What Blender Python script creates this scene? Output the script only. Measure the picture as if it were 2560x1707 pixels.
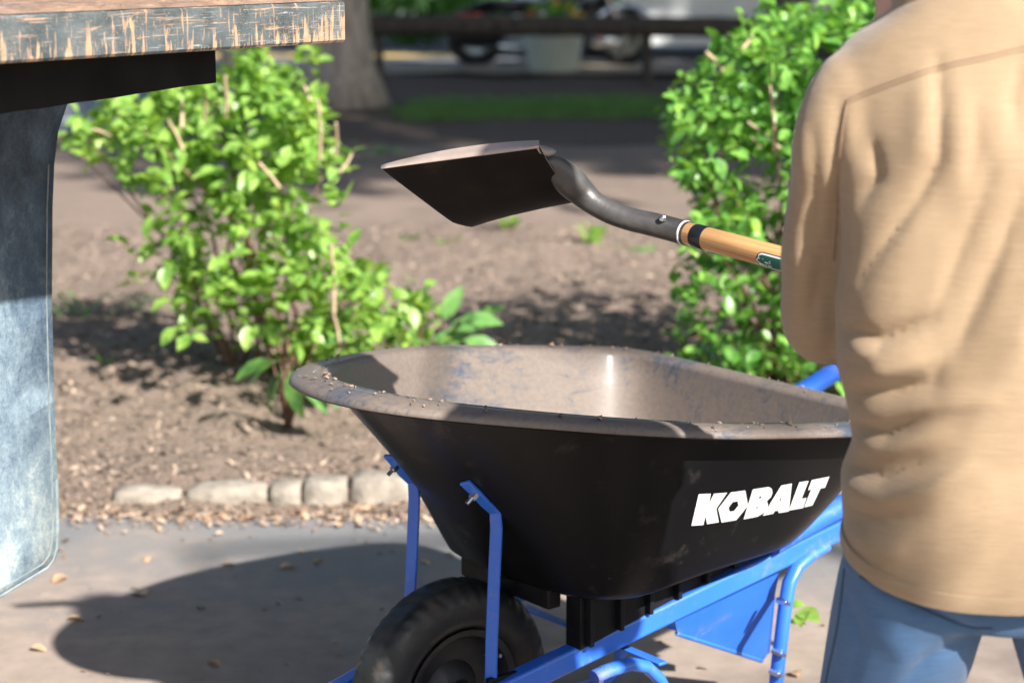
import bpy, bmesh, math, random
import numpy as np
from mathutils import Vector, Matrix, Quaternion
from mathutils.bvhtree import BVHTree
from mathutils.geometry import tessellate_polygon

random.seed(7)
rng = np.random.default_rng(11)
scn = bpy.context.scene
for o in list(bpy.data.objects):
    bpy.data.objects.remove(o)
COL = scn.collection

# ------------------------------------------------------------------ camera, sky, sun, exposure
H = 1.52
PITCH = math.radians(11.84)
FPX = 5000.0                      # focal length in photo pixels (2560 wide)
cam_data = bpy.data.cameras.new("camera")
cam_data.sensor_width = 36.0
cam_data.lens = 36.0 * FPX / 2560.0
cam_data.clip_end = 400.0
cam_data.clip_start = 0.05
cam_data.dof.use_dof = True
cam_data.dof.focus_distance = 3.12
cam_data.dof.aperture_fstop = 3.6
cam = bpy.data.objects.new("camera", cam_data)
COL.objects.link(cam)
cam.location = (0, 0, H)
cam.rotation_euler = (math.pi / 2 - PITCH, 0, 0)
scn.camera = cam

SUN_EL = math.radians(36.5)
SUN_H = Vector((0.6, -0.8, 0)).normalized()       # horizontal direction towards the sun
world = bpy.data.worlds.new("World")
scn.world = world
world.use_nodes = True
wn = world.node_tree
sky = wn.nodes.new("ShaderNodeTexSky")
sky.sky_type = 'NISHITA'
sky.sun_disc = False
sky.sun_elevation = SUN_EL
sky.sun_rotation = math.atan2(SUN_H.x, SUN_H.y)
sky.air_density = 1.0
sky.dust_density = 1.5
wn.links.new(sky.outputs[0], wn.nodes["Background"].inputs[0])
wn.nodes["Background"].inputs[1].default_value = 0.07
sun_d = bpy.data.lights.new("sun", 'SUN')
sun_d.energy = 5.0
sun_d.angle = math.radians(0.85)
sun_d.color = (1.0, 0.965, 0.91)
sun = bpy.data.objects.new("sun", sun_d)
COL.objects.link(sun)
to_sun = Vector((SUN_H.x * math.cos(SUN_EL), SUN_H.y * math.cos(SUN_EL), math.sin(SUN_EL)))
sun.rotation_euler = (-to_sun).to_track_quat('-Z', 'Y').to_euler()
sun.location = to_sun * 30
scn.view_settings.view_transform = 'Standard'
scn.view_settings.look = 'None'
scn.view_settings.gamma = 1
scn.view_settings.use_curve_mapping = False
scn.view_settings.exposure = 1.36
scn.render.engine = 'CYCLES'
scn.cycles.use_denoising = True
scn.cycles.max_bounces = 6
scn.cycles.transparent_max_bounces = 8

# ------------------------------------------------------------------ helpers
CP, SP = math.cos(PITCH), math.sin(PITCH)
def ray(px, py):
    X = (px - 1280) / FPX; v = (853.5 - py) / FPX
    return Vector((X, CP + v * SP, -SP + v * CP))
def atY(px, py, Y):
    r = ray(px, py); return Vector((0, 0, H)) + r * (Y / r.y)
def atZ(px, py, z=0.0):
    r = ray(px, py); return Vector((0, 0, H)) + r * ((z - H) / r.z)

def link(o, parent=None):
    COL.objects.link(o)
    if parent is not None:
        o.parent = parent
    return o
def tag(o, label=None, cat=None, group=None, kind=None):
    if label: o['label'] = label
    if cat: o['category'] = cat
    if group: o['group'] = group
    if kind: o['kind'] = kind
    return o
def empty(name, loc, label, cat, group=None, rz=0.0):
    o = bpy.data.objects.new(name, None)
    o.empty_display_size = 0.1
    o.location = loc; o.rotation_euler = (0, 0, rz)
    COL.objects.link(o)
    tag(o, label, cat, group)
    return o

class MB:
    def __init__(s):
        s.v = []; s.f = []; s.m = []
    def add(s, vs, fs, m=0):
        b = len(s.v)
        s.v.extend([tuple(x) for x in vs])
        for f in fs:
            s.f.append([b + i for i in f]); s.m.append(m)
        return s
    def box(s, c, d, M=None, m=0):
        c = Vector(c)
        vs = []
        for z in (-1, 1):
            for (x, y) in ((-1, -1), (1, -1), (1, 1), (-1, 1)):
                p = Vector((x * d[0] / 2, y * d[1] / 2, z * d[2] / 2))
                if M is not None: p = M @ p
                vs.append(p + c)
        return s.add(vs, [(3, 2, 1, 0), (4, 5, 6, 7), (0, 1, 5, 4), (1, 2, 6, 5), (2, 3, 7, 6), (3, 0, 4, 7)], m)
    def tube(s, pts, rad, n=12, m=0, caps=True, sx=1.0, sy=1.0, up=None):
        pts = [Vector(p) for p in pts]
        if not hasattr(rad, '__len__'): rad = [rad] * len(pts)
        prev = None; rings = []
        for i, p in enumerate(pts):
            t = (pts[min(i + 1, len(pts) - 1)] - pts[max(i - 1, 0)]).normalized()
            if prev is None:
                a = up if up is not None else (Vector((0, 0, 1)) if abs(t.z) < .9 else Vector((1, 0, 0)))
                x = (a - t * a.dot(t)).normalized()
            else:
                x = (prev - t * prev.dot(t)).normalized()
            prev = x; y = t.cross(x)
            rings.append([p + (x * math.cos(k * 2 * math.pi / n) * sx + y * math.sin(k * 2 * math.pi / n) * sy) * rad[i] for k in range(n)])
        vs = [q for r in rings for q in r]; fs = []
        for i in range(len(pts) - 1):
            for k in range(n):
                a = i * n + k; b = i * n + (k + 1) % n
                fs.append((a, b, b + n, a + n))
        if caps:
            fs.append(tuple(range(n))[::-1]); fs.append(tuple(range((len(pts) - 1) * n, len(pts) * n)))
        return s.add(vs, fs, m)
    def strip_tube(s, pts, w, t, side, m=0):
        """rectangular bar along pts; side = width direction"""
        pts = [Vector(p) for p in pts]; vs = []; side = Vector(side)
        for i, p in enumerate(pts):
            d = (pts[min(i + 1, len(pts) - 1)] - pts[max(i - 1, 0)]).normalized()
            a = (side - d * side.dot(d)).normalized(); b = d.cross(a)
            for (x, y) in ((-1, -1), (1, -1), (1, 1), (-1, 1)):
                vs.append(p + a * x * w / 2 + b * y * t / 2)
        fs = []
        for i in range(len(pts) - 1):
            for k in range(4):
                q = i * 4 + k; r = i * 4 + (k + 1) % 4
                fs.append((q, r, r + 4, q + 4))
        fs.append((3, 2, 1, 0)); e = (len(pts) - 1) * 4; fs.append((e, e + 1, e + 2, e + 3))
        return s.add(vs, fs, m)
    def grid(s, P, m=0, close_u=False, close_v=False):
        nu = len(P); nv = len(P[0]); vs = [q for r in P for q in r]; fs = []
        for i in range(nu if close_u else nu - 1):
            for j in range(nv if close_v else nv - 1):
                i2 = (i + 1) % nu; j2 = (j + 1) % nv
                fs.append((i * nv + j, i2 * nv + j, i2 * nv + j2, i * nv + j2))
        return s.add(vs, fs, m)
    def mesh(s, name, mats, smooth=True, angle=40):
        me = bpy.data.meshes.new(name)
        me.from_pydata([tuple(v) for v in s.v], [], s.f)
        for mt in (mats if isinstance(mats, (list, tuple)) else [mats]): me.materials.append(mt)
        me.polygons.foreach_set("material_index", s.m)
        me.update()
        bm = bmesh.new(); bm.from_mesh(me)
        bmesh.ops.recalc_face_normals(bm, faces=bm.faces)
        bm.to_mesh(me); bm.free()
        if smooth:
            me.shade_smooth()
            try: me.set_sharp_from_angle(angle=math.radians(angle))
            except Exception: pass
        return me
    def build(s, name, mats, parent=None, smooth=True, angle=40, bevel=0, seg=2):
        o = bpy.data.objects.new(name, s.mesh(name, mats, smooth, angle))
        link(o, parent)
        if bevel:
            b = o.modifiers.new("bevel", 'BEVEL'); b.width = bevel; b.segments = seg; b.limit_method = 'ANGLE'; b.angle_limit = math.radians(35)
        return o

# ------------------------------------------------------------------ materials
def new_mat(name):
    m = bpy.data.materials.new(name); m.use_nodes = True
    nt = m.node_tree; b = nt.nodes["Principled BSDF"]
    return m, nt, b
def N(nt, t, **k):
    n = nt.nodes.new(t)
    for a, v in k.items():
        if a.startswith('i_'):
            n.inputs[a[2:].replace('_', ' ')].default_value = v
        else: setattr(n, a, v)
    return n
def coords(nt, kind='Object', scale=(1, 1, 1), rot=(0, 0, 0)):
    if kind == 'Position':
        src = N(nt, 'ShaderNodeNewGeometry').outputs['Position']
    else:
        src = N(nt, 'ShaderNodeTexCoord').outputs[kind]
    mp = N(nt, 'ShaderNodeMapping'); mp.inputs['Scale'].default_value = scale; mp.inputs['Rotation'].default_value = rot
    nt.links.new(src, mp.inputs[0]); return mp.outputs[0]
def noise(nt, vec, scale, detail=4, rough=.55, dist=0.0):
    n = N(nt, 'ShaderNodeTexNoise'); n.inputs['Scale'].default_value = scale; n.inputs['Detail'].default_value = detail
    n.inputs['Roughness'].default_value = rough; n.inputs['Distortion'].default_value = dist
    nt.links.new(vec, n.inputs['Vector']); return n.outputs['Fac']
def ramp(nt, fac, stops):
    r = N(nt, 'ShaderNodeValToRGB'); e = r.color_ramp.elements
    while len(e) < len(stops): e.new(0.5)
    for i, (p, c) in enumerate(stops):
        e[i].position = p; e[i].color = (c[0], c[1], c[2], 1) if hasattr(c, '__len__') else (c, c, c, 1)
    nt.links.new(fac, r.inputs[0]); return r.outputs[0]
def mix(nt, fac, a, b, mode='MIX'):
    m = N(nt, 'ShaderNodeMix', data_type='RGBA', blend_type=mode)
    for s_, v in ((m.inputs[0], fac), (m.inputs[6], a), (m.inputs[7], b)):
        if hasattr(v, 'is_linked') or hasattr(v, 'links'): nt.links.new(v, s_)
        elif hasattr(v, '__len__'): s_.default_value = (v[0], v[1], v[2], 1)
        else: s_.default_value = v
    return m.outputs[2]
def math_n(nt, op, a, b=None, clamp=False):
    m = N(nt, 'ShaderNodeMath', operation=op); m.use_clamp = clamp
    for i, v in enumerate((a, b)):
        if v is None: continue
        if hasattr(v, 'links'): nt.links.new(v, m.inputs[i])
        else: m.inputs[i].default_value = v
    return m.outputs[0]
def bump(nt, b, height, strength=.3, dist=.01):
    n = N(nt, 'ShaderNodeBump'); n.inputs['Strength'].default_value = strength; n.inputs['Distance'].default_value = dist
    nt.links.new(height, n.inputs['Height']); nt.links.new(n.outputs[0], b.inputs['Normal'])
def simple(name, col, rough=.5, metal=0.0, var=.25, nscale=8, bumpk=0.0, bscale=60, kind='Object', spec=.5):
    m, nt, b = new_mat(name)
    v = coords(nt, kind)
    f = noise(nt, v, nscale, 5)
    lo = [c * (1 - var) for c in col]; hi = [min(1, c * (1 + var)) for c in col]
    nt.links.new(ramp(nt, f, [(.3, lo), (.7, hi)]), b.inputs['Base Color'])
    b.inputs['Metallic'].default_value = metal
    b.inputs['Specular IOR Level'].default_value = spec
    nt.links.new(ramp(nt, noise(nt, v, nscale * 2.3, 4), [(.3, max(0, rough - .1)), (.7, min(1, rough + .1))]), b.inputs['Roughness'])
    if bumpk: bump(nt, b, noise(nt, v, bscale, 6), bumpk, .005)
    return m

def ground_mat():
    m, nt, b = new_mat("mulch_soil")
    p = coords(nt, 'Position')
    big = noise(nt, p, .9, 5, .6)
    mid = noise(nt, p, 9, 6, .65, .4)
    fine = noise(nt, p, 55, 6, .7, .6)
    c = ramp(nt, mid, [(.28, (.12, .084, .062)), (.5, (.20, .147, .112)), (.72, (.27, .207, .163))])
    c2 = ramp(nt, fine, [(.3, (.07, .048, .035)), (.55, (.19, .14, .107)), (.8, (.31, .24, .188))])
    c3 = mix(nt, .55, c, c2)
    c4 = mix(nt, ramp(nt, big, [(.35, .1), (.65, .6)]), c3, (.255, .188, .145))
    nt.links.new(c4, b.inputs['Base Color'])
    b.inputs['Roughness'].default_value = .95
    bump(nt, b, mix(nt, .5, mid, fine), .9, .03)
    return m
def ground_far_mat():  # tree shade on the far mulch, multiplied into its colour
    m = M0 = ground_mat(); m.name = 'shade_toned_mulch'; nt = m.node_tree; b = nt.nodes['Principled BSDF']
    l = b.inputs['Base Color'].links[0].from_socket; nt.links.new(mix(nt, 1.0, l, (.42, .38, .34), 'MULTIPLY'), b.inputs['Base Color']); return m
def asphalt_mat():
    m, nt, b = new_mat("dusty_asphalt")
    p = coords(nt, 'Position')
    # dust lies thicker away from the bed edge
    big = noise(nt, p, 1.7, 4, .55, .3)
    fine = noise(nt, p, 170, 5, .75)
    mid = noise(nt, p, 14, 5, .6)
    sep = N(nt, 'ShaderNodeSeparateXYZ'); nt.links.new(p, sep.inputs[0])
    g = N(nt, 'ShaderNodeMapRange'); g.inputs[1].default_value = 4.75; g.inputs[2].default_value = 4.0
    nt.links.new(sep.outputs[1], g.inputs[0])
    dust = math_n(nt, 'ADD', math_n(nt, 'MULTIPLY', big, .9), math_n(nt, 'MULTIPLY', g.outputs[0], .55))
    dust = math_n(nt, 'ADD', dust, math_n(nt, 'MULTIPLY', mid, .35))
    df = ramp(nt, dust, [(.62, .06), (1.05, .9)])
    asp = mix(nt, ramp(nt, mid, [(.35, 0.0), (.7, .6)]), ramp(nt, fine, [(.3, (.095, .10, .108)), (.7, (.225, .226, .23))]), (.12, .12, .122))
    col = mix(nt, df, asp, ramp(nt, mid, [(.3, (.24, .185, .148)), (.7, (.34, .265, .215))]))
    nt.links.new(col, b.inputs['Base Color']); b.inputs['Roughness'].default_value = .9
    bump(nt, b, fine, .4, .004)
    return m
def leaf_mat(name, lo, hi, tr=.4, rough=.38):
    m, nt, b = new_mat(name)
    p = coords(nt, 'Position')
    f = noise(nt, p, 23, 2, .5)
    g_ = noise(nt, p, 5.5, 3, .6)
    col = ramp(nt, math_n(nt, 'ADD', math_n(nt, 'MULTIPLY', f, .6), math_n(nt, 'MULTIPLY', g_, .4)), [(.30, [c * .55 for c in lo]), (.42, lo), (.58, hi), (.72, (hi[0] * 1.25, hi[1] * 1.02, hi[2] * .7))])
    nt.links.new(col, b.inputs['Base Color']); b.inputs['Roughness'].default_value = rough
    t = N(nt, 'ShaderNodeBsdfTranslucent')
    nt.links.new(mix(nt, 1.0, col, (1.5, 1.5, .7), 'MULTIPLY'), t.inputs[0])
    ms = N(nt, 'ShaderNodeMixShader'); ms.inputs[0].default_value = tr
    out = nt.nodes['Material Output']
    nt.links.new(b.outputs[0], ms.inputs[1]); nt.links.new(t.outputs[0], ms.inputs[2]); nt.links.new(ms.outputs[0], out.inputs[0])
    return m
def bark_mat(name, lo, hi):
    m, nt, b = new_mat(name)
    v = coords(nt, 'Object', (6, 6, 1.2))
    f = noise(nt, v, 3.2, 7, .65, .7)
    nt.links.new(ramp(nt, f, [(.3, lo), (.62, hi)]), b.inputs['Base Color'])
    b.inputs['Roughness'].default_value = .92
    bump(nt, b, f, .9, .04)
    return m

M = {}
M['mulch'] = ground_mat()
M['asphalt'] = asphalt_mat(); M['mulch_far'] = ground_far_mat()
M['leaf_a'] = leaf_mat("bright_green_leaf", (.13, .27, .045), (.30, .47, .10))
M['leaf_b'] = leaf_mat("glossy_green_leaf", (.07, .21, .035), (.22, .43, .08), .35, .36)
M['leaf_big'] = leaf_mat("broad_leaf", (.09, .22, .06), (.17, .34, .09), .35, .4)
M['leaf_dark'] = leaf_mat("dark_leaf", (.02, .055, .015), (.05, .11, .025), .25, .5)
M['leaf_dry'] = leaf_mat("dry_leaf", (.30, .17, .09), (.52, .36, .24), .2, .7)
M['grass'] = leaf_mat("grass_blade", (.08, .17, .05), (.14, .26, .07), .3, .6)
M['cane'] = simple("dry_cane", (.42, .30, .20), .7, var=.3, nscale=30)
M['twig'] = simple("brown_twig", (.16, .09, .06), .8, var=.4, nscale=30)
M['bark'] = bark_mat("grey_bark", (.18, .15, .12), (.50, .43, .36))
M['bark_dark'] = bark_mat("dark_bark", (.06, .05, .042), (.2, .17, .14))
M['stone'] = simple("granite_sett", (.24, .208, .17), .9, var=.42, nscale=22, bumpk=1.0, bscale=45, kind='Position')
M['wood_rail'] = bark_mat("weathered_rail", (.03, .025, .021), (.09, .072, .058))

def blue_paint():
    m, nt, b = new_mat("blue_powder_coat")
    p = coords(nt, 'Object'); f = noise(nt, p, 9, 6, .6)
    base = ramp(nt, noise(nt, p, 3, 2), [(.3, (.02, .115, .54)), (.7, (.032, .155, .64))])
    dustf = ramp(nt, math_n(nt, 'ADD', math_n(nt, 'MULTIPLY', f, .6), math_n(nt, 'MULTIPLY', noise(nt, p, 60, 5, .75), .4)), [(.54, 0.0), (.66, .5)])
    nt.links.new(mix(nt, dustf, base, (.25, .2, .17)), b.inputs['Base Color'])
    nt.links.new(ramp(nt, f, [(.4, .32), (.8, .7)]), b.inputs['Roughness'])
    b.inputs['Coat Weight'].default_value = .25
    return m
M['blue'] = blue_paint()
M['bolt'] = simple("zinc_bolt", (.62, .64, .66), .3, 1.0, var=.1)
M['black_plastic'] = simple("black_plastic", (.008, .008, .009), .5, var=.3, nscale=20, bumpk=.12, bscale=200, spec=.2)
def rubber():
    m, nt, b = new_mat("tyre_rubber")
    v = coords(nt, 'Object'); f = noise(nt, v, 11, 6, .65, .5)
    nt.links.new(mix(nt, ramp(nt, f, [(.56, 0.0), (.80, .6)]), (.010, .0105, .011), (.12, .09, .07)), b.inputs['Base Color'])
    nt.links.new(ramp(nt, f, [(.45, .38), (.65, .85)]), b.inputs['Roughness'])
    return m
M['rubber'] = rubber()
M['black_metal'] = simple("black_wheel_hub", (.012, .012, .013), .5, var=.3, nscale=20)
def tray_in():
    m, nt, b = new_mat("dusty_tray")
    v = coords(nt, 'Object')
    sc_ = coords(nt, 'Object', (3, 16, 9), (0, .35, .5))
    f1 = noise(nt, v, 3.2, 6, .6, .6); f2 = noise(nt, sc_, 5, 8, .72, .9); f3 = noise(nt, v, 120, 3, .7)
    bare = math_n(nt, 'ADD', math_n(nt, 'MULTIPLY', f1, .55), math_n(nt, 'MULTIPLY', f2, .5))
    fac = ramp(nt, bare, [(.515, 0.0), (.625, .85)])           # bare scraped plastic
    dust = mix(nt, ramp(nt, f3, [(.35, .0), (.65, .5)]), (.155, .122, .10), (.095, .074, .06))
    nt.links.new(mix(nt, fac, dust, (.035, .055, .085)), b.inputs['Base Color'])
    nt.links.new(ramp(nt, math_n(nt, 'ADD', fac, math_n(nt, 'MULTIPLY', f1, .2)), [(.0, .62), (.9, .33)]), b.inputs['Roughness'])
    b.inputs['Coat Weight'].default_value = .18; b.inputs['Coat Roughness'].default_value = .22
    bump(nt, b, f3, .12, .003)
    return m
def tray_out():
    m, nt, b = new_mat("black_tray")
    v = coords(nt, 'Object'); f = noise(nt, v, 18, 7, .7); g = noise(nt, v, 2.5, 3)
    s_ = ramp(nt, math_n(nt, 'MULTIPLY', f, math_n(nt, 'ADD', g, .5)), [(.55, 0.0), (.75, .35)])
    nt.links.new(mix(nt, s_, (.005, .005, .0055), (.10, .085, .075)), b.inputs['Base Color'])
    b.inputs['Roughness'].default_value = .32; b.inputs['Specular IOR Level'].default_value = .25
    bump(nt, b, noise(nt, v, 300, 2), .08, .002)
    return m
M['tray_in'] = tray_in(); M['tray_out'] = tray_out()
M['decal'] = simple("white_lettering", (.66, .67, .66), .5, var=.12, nscale=40)

def bed_face():
    m, nt, b = new_mat("scratched_paint")
    tc = N(nt, 'ShaderNodeTexCoord').outputs['Object']
    def mp(sc, r=0, off=(0, 0, 0)):
        k = N(nt, 'ShaderNodeMapping'); k.inputs['Scale'].default_value = sc; k.inputs['Rotation'].default_value = (0, r, 0); k.inputs['Location'].default_value = off
        nt.links.new(tc, k.inputs[0]); return k.outputs[0]
    # object axes: x along the edge, z up, edge is 62 mm high
    f_v = noise(nt, mp((95, 6, 9)), 1.0, 6, .62, .35)       # vertical gouges
    f_v2 = noise(nt, mp((230, 6, 22), .08, (3, 1, 2)), 1.0, 4, .6, .3)
    f_h = noise(nt, mp((9, 6, 240), .16, (7, 0, 1)), 1.0, 4, .7, .5)
    f_h2 = noise(nt, mp((14, 6, 330), -.3, (2, 0, 5)), 1.0, 4, .7, .6)
    f_p = noise(nt, mp((5, 5, 12)), 1.2, 5, .6)
    speck = noise(nt, mp((1, 1, 1)), 420, 4, .7)
    sep = N(nt, 'ShaderNodeSeparateXYZ'); nt.links.new(tc, sep.inputs[0])
    low = N(nt, 'ShaderNodeMapRange'); low.inputs[1].default_value = 0.0; low.inputs[2].default_value = -.062
    low.inputs[3].default_value = -.03; low.inputs[4].default_value = .085
    nt.links.new(sep.outputs[2], low.inputs[0])
    def thr(x, a, c): return ramp(nt, x, [(a, 0.0), (c, 1.0)])
    pv = math_n(nt, 'ADD', math_n(nt, 'ADD', f_v, low.outputs[0]), math_n(nt, 'MULTIPLY', math_n(nt, 'SUBTRACT', f_p, .5), .35))
    a = thr(pv, .60, .63)
    c = thr(math_n(nt, 'ADD', f_v2, math_n(nt, 'MULTIPLY', low.outputs[0], .6)), .62, .66)
    d = thr(f_h, .60, .63); e = thr(f_h2, .62, .66); g = thr(math_n(nt, 'ADD', speck, math_n(nt, 'MULTIPLY', f_p, .25)), .72, .78)
    orange = math_n(nt, 'MAXIMUM', math_n(nt, 'MAXIMUM', a, c), math_n(nt, 'MAXIMUM', d, math_n(nt, 'MULTIPLY', g, .8)), True)
    paint = mix(nt, ramp(nt, noise(nt, mp((7, 5, 9)), 2.2, 6, .65, .4), [(.35, 0.0), (.72, .7)]), (.022, .034, .038), (.13, .15, .155))
    paint = mix(nt, math_n(nt, 'MULTIPLY', e, .6), paint, (.4, .42, .43))
    rust = ramp(nt, noise(nt, mp((60, 6, 60)), 1, 4), [(.3, (.26, .15, .085)), (.7, (.38, .26, .17))])
    nt.links.new(mix(nt, orange, paint, rust), b.inputs['Base Color'])
    b.inputs['Roughness'].default_value = .5
    bump(nt, b, math_n(nt, 'SUBTRACT', 1.0, orange), .3, .002)
    return m
M['bed_face'] = bed_face()
def bed_top():
    m, nt, b = new_mat("rusty_dusty_steel")
    v = coords(nt, 'Object'); f = noise(nt, v, 30, 7, .7, .5); g = noise(nt, v, 5, 4)
    c = ramp(nt, f, [(.3, (.10, .065, .045)), (.5, (.24, .16, .12)), (.7, (.36, .25, .19))])
    nt.links.new(mix(nt, ramp(nt, g, [(.4, 0.0), (.7, .6)]), c, (.33, .19, .10)), b.inputs['Base Color'])
    b.inputs['Roughness'].default_value = .85; bump(nt, b, f, 1.0, .012)
    return m
M['bed_top'] = bed_top()
M['beam'] = simple("black_steel_beam", (.006, .006, .006), .6, var=.5, nscale=9, bumpk=.1, spec=.15)
def flap_mat():
    m, nt, b = new_mat("dusty_shaded_mud_flap")
    v = coords(nt, 'Object'); st = coords(nt, 'Object', (9, 9, 5), (0, .2, 0))
    f = noise(nt, st, 1.6, 10, .78, .3); g = noise(nt, v, 3.0, 4, .55); s_ = noise(nt, v, 150, 5, .8)
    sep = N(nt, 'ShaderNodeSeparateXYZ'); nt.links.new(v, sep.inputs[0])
    k = N(nt, 'ShaderNodeMapRange'); k.inputs[1].default_value = -.1; k.inputs[2].default_value = -.95; k.inputs[3].default_value = -.25; k.inputs[4].default_value = .16  # flap top darkened like the bed's shadow; the blotches are dust
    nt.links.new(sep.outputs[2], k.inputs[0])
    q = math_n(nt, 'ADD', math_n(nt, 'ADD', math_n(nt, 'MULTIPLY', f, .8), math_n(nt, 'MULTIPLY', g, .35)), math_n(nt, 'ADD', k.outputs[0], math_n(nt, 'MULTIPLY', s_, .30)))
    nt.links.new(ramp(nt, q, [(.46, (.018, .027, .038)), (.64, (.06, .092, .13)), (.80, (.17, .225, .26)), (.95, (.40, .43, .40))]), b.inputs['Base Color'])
    b.inputs['Roughness'].default_value = .62; bump(nt, b, s_, .15, .003)
    return m
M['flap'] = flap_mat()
M['flap_rib'] = simple("flap_edge", (.15, .18, .19), .7, var=.3, nscale=40)

def cloth(name, lo, hi, wx, wy, rough=.85, streak=None):
    m, nt, b = new_mat(name)
    v = coords(nt, 'Object')
    w1 = N(nt, 'ShaderNodeTexWave', wave_type='BANDS', bands_direction='Z'); w1.inputs['Scale'].default_value = wx; w1.inputs['Distortion'].default_value = 1.5; w1.inputs['Detail'].default_value = 2
    nt.links.new(v, w1.inputs[0])
    f = noise(nt, v, 5, 5, .6); g = noise(nt, coords(nt, 'Object', (28, 28, 420)), 1, 4, .7)
    c = ramp(nt, math_n(nt, 'ADD', math_n(nt, 'MULTIPLY', f, .45), math_n(nt, 'MULTIPLY', g, .55)), [(.28, lo), (.72, hi)])
    nt.links.new(c, b.inputs['Base Color']); b.inputs['Roughness'].default_value = rough
    b.inputs['Sheen Weight'].default_value = .2
    bump(nt, b, math_n(nt, 'ADD', math_n(nt, 'MULTIPLY', w1.outputs['Fac'], .25), g), .35, .003)
    return m
M['shirt'] = cloth("tan_canvas", (.225, .148, .082), (.32, .228, .138), 220, 0)
M['shirt_seam'] = simple("tan_thread", (.24, .16, .10), .8, var=.1)
M['jeans'] = cloth("blue_denim", (.028, .078, .17), (.068, .15, .29), 300, 0)
M['skin'] = simple("skin", (.50, .25, .17), .5, var=.08, nscale=20, bumpk=.08, bscale=150)
M['skin'].node_tree.nodes['Principled BSDF'].inputs['Subsurface Weight'].default_value = .1
M['skin'].node_tree.nodes['Principled BSDF'].inputs['Subsurface Radius'].default_value = (.02, .008, .004)
M['hair'] = simple("dark_hair", (.05, .032, .022), .6, var=.4, nscale=60, bumpk=.5, bscale=160)
M['boot'] = simple("brown_leather_boot", (.12, .065, .035), .55, var=.3, nscale=12)

M['steel_dark'] = simple("forged_steel", (.085, .08, .076), .48, .45, var=.35, nscale=25, bumpk=.12, bscale=120)
def blade_mat():
    m, nt, b = new_mat("muddy_blade")
    v = coords(nt, 'Object'); f = noise(nt, v, 14, 6, .6)
    nt.links.new(ramp(nt, f, [(.35, (.008, .0065, .006)), (.6, (.014, .011, .009)), (.75, (.03, .023, .019))]), b.inputs['Base Color'])
    b.inputs['Roughness'].default_value = .6; b.inputs['Specular IOR Level'].default_value = .15
    bump(nt, b, f, .15, .004); return m
M['blade'] = blade_mat()
M['blade_edge'] = simple("dusty_worn_steel", (.34, .27, .23), .4, .35, var=.2, nscale=18)
def wood():
    m, nt, b = new_mat("varnished_ash")
    v = coords(nt, 'Object', (3, 90, 90)); f = noise(nt, v, 1.0, 5, .6, .8)
    nt.links.new(ramp(nt, f, [(.3, (.36, .17, .055)), (.55, (.58, .31, .12)), (.75, (.66, .38, .17))]), b.inputs['Base Color'])
    b.inputs['Roughness'].default_value = .35; b.inputs['Coat Weight'].default_value = .3
    return m
M['wood'] = wood()
M['tape'] = simple("black_tape", (.012, .012, .014), .35, var=.2)
M['green_label'] = simple("green_label", (.0, .10, .065), .4, var=.05)
M['white_paint'] = simple("white_print", (.78, .78, .76), .5, var=.03)
M['car_paint'] = simple("silver_car_paint", (.78, .79, .78), .25, .0, var=.06, nscale=4)
M['car_paint'].node_tree.nodes['Principled BSDF'].inputs['Coat Weight'].default_value = .8
M['car_trim'] = simple("dark_trim", (.02, .02, .022), .5, var=.2)
M['glass'] = simple("tinted_glass", (.02, .025, .03), .08, .0, var=.1)
M['chrome'] = simple("chrome", (.75, .78, .8), .12, 1.0, var=.05)
M['lamp_glass'] = simple("lamp_lens", (.7, .75, .8), .1, .6, var=.05)
M['orange'] = simple("orange_lens", (.8, .22, .02), .3, var=.1)
M['red'] = simple("red_lens", (.55, .07, .03), .35, var=.15)
M['pot'] = simple("pale_planter", (.46, .50, .43), .6, var=.1, nscale=6)
M['soil'] = simple("dark_soil", (.06, .042, .03), .95, var=.5, nscale=30, bumpk=.8)
M['crumb'] = simple("brown_mulch_crumb", (.22, .15, .11), .95, var=.5, nscale=40, kind='Position')
M['yellow_flower'] = simple("yellow_petal", (.75, .45, .03), .6, var=.15)
M['red_flower'] = simple("red_petal", (.5, .08, .06), .6, var=.15)
M['street'] = simple("street_asphalt", (.13, .13, .135), .9, var=.25, nscale=3, kind='Position')
M['side_road'] = simple("blue_grey_asphalt", (.16, .17, .19), .75, var=.2, nscale=3, kind='Position')
M['yellow_paint'] = simple("yellow_road_paint", (.70, .46, .10), .7, var=.15, kind='Position')
M['gravel'] = simple("leafy_gravel", (.30, .24, .17), .95, var=.55, nscale=25, bumpk=.9, bscale=30, kind='Position')
# ------------------------------------------------------------------ ground, path, street
def edge_y(x):        # boundary of asphalt path and mulch bed
    return 4.93 - .04 * x + .03 * math.sin(x * 2.3 + .5) + .012 * math.sin(x * 9.1)
def fbm(x, y, s, o=4):
    from mathutils import noise as mn
    return mn.fractal(Vector((x * s, y * s, .7)), .9, 2.1, o)
def sheet(name, xs, ys, zf, mat, kind='structure'):
    mb = MB(); P = [[(x, y, zf(x, y)) for y in ys] for x in xs]
    mb.grid(P); o = mb.build(name, mat, smooth=True, angle=180)
    tag(o, kind=kind); return o
sheet('ground', list(np.linspace(-60, 60, 41)), list(np.linspace(-30, 90, 41)), lambda x, y: -.06, M['mulch'])
mb = MB(); xs = np.linspace(-14, 14, 113); P = []
for x in xs:
    P.append([(x, -8 + (edge_y(x) + .10 + 8) * t, 0.0) for t in np.linspace(0, 1, 20)])
o = mb.grid(P).build('asphalt_path', M['asphalt'], smooth=False); tag(o, kind='structure')
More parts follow.
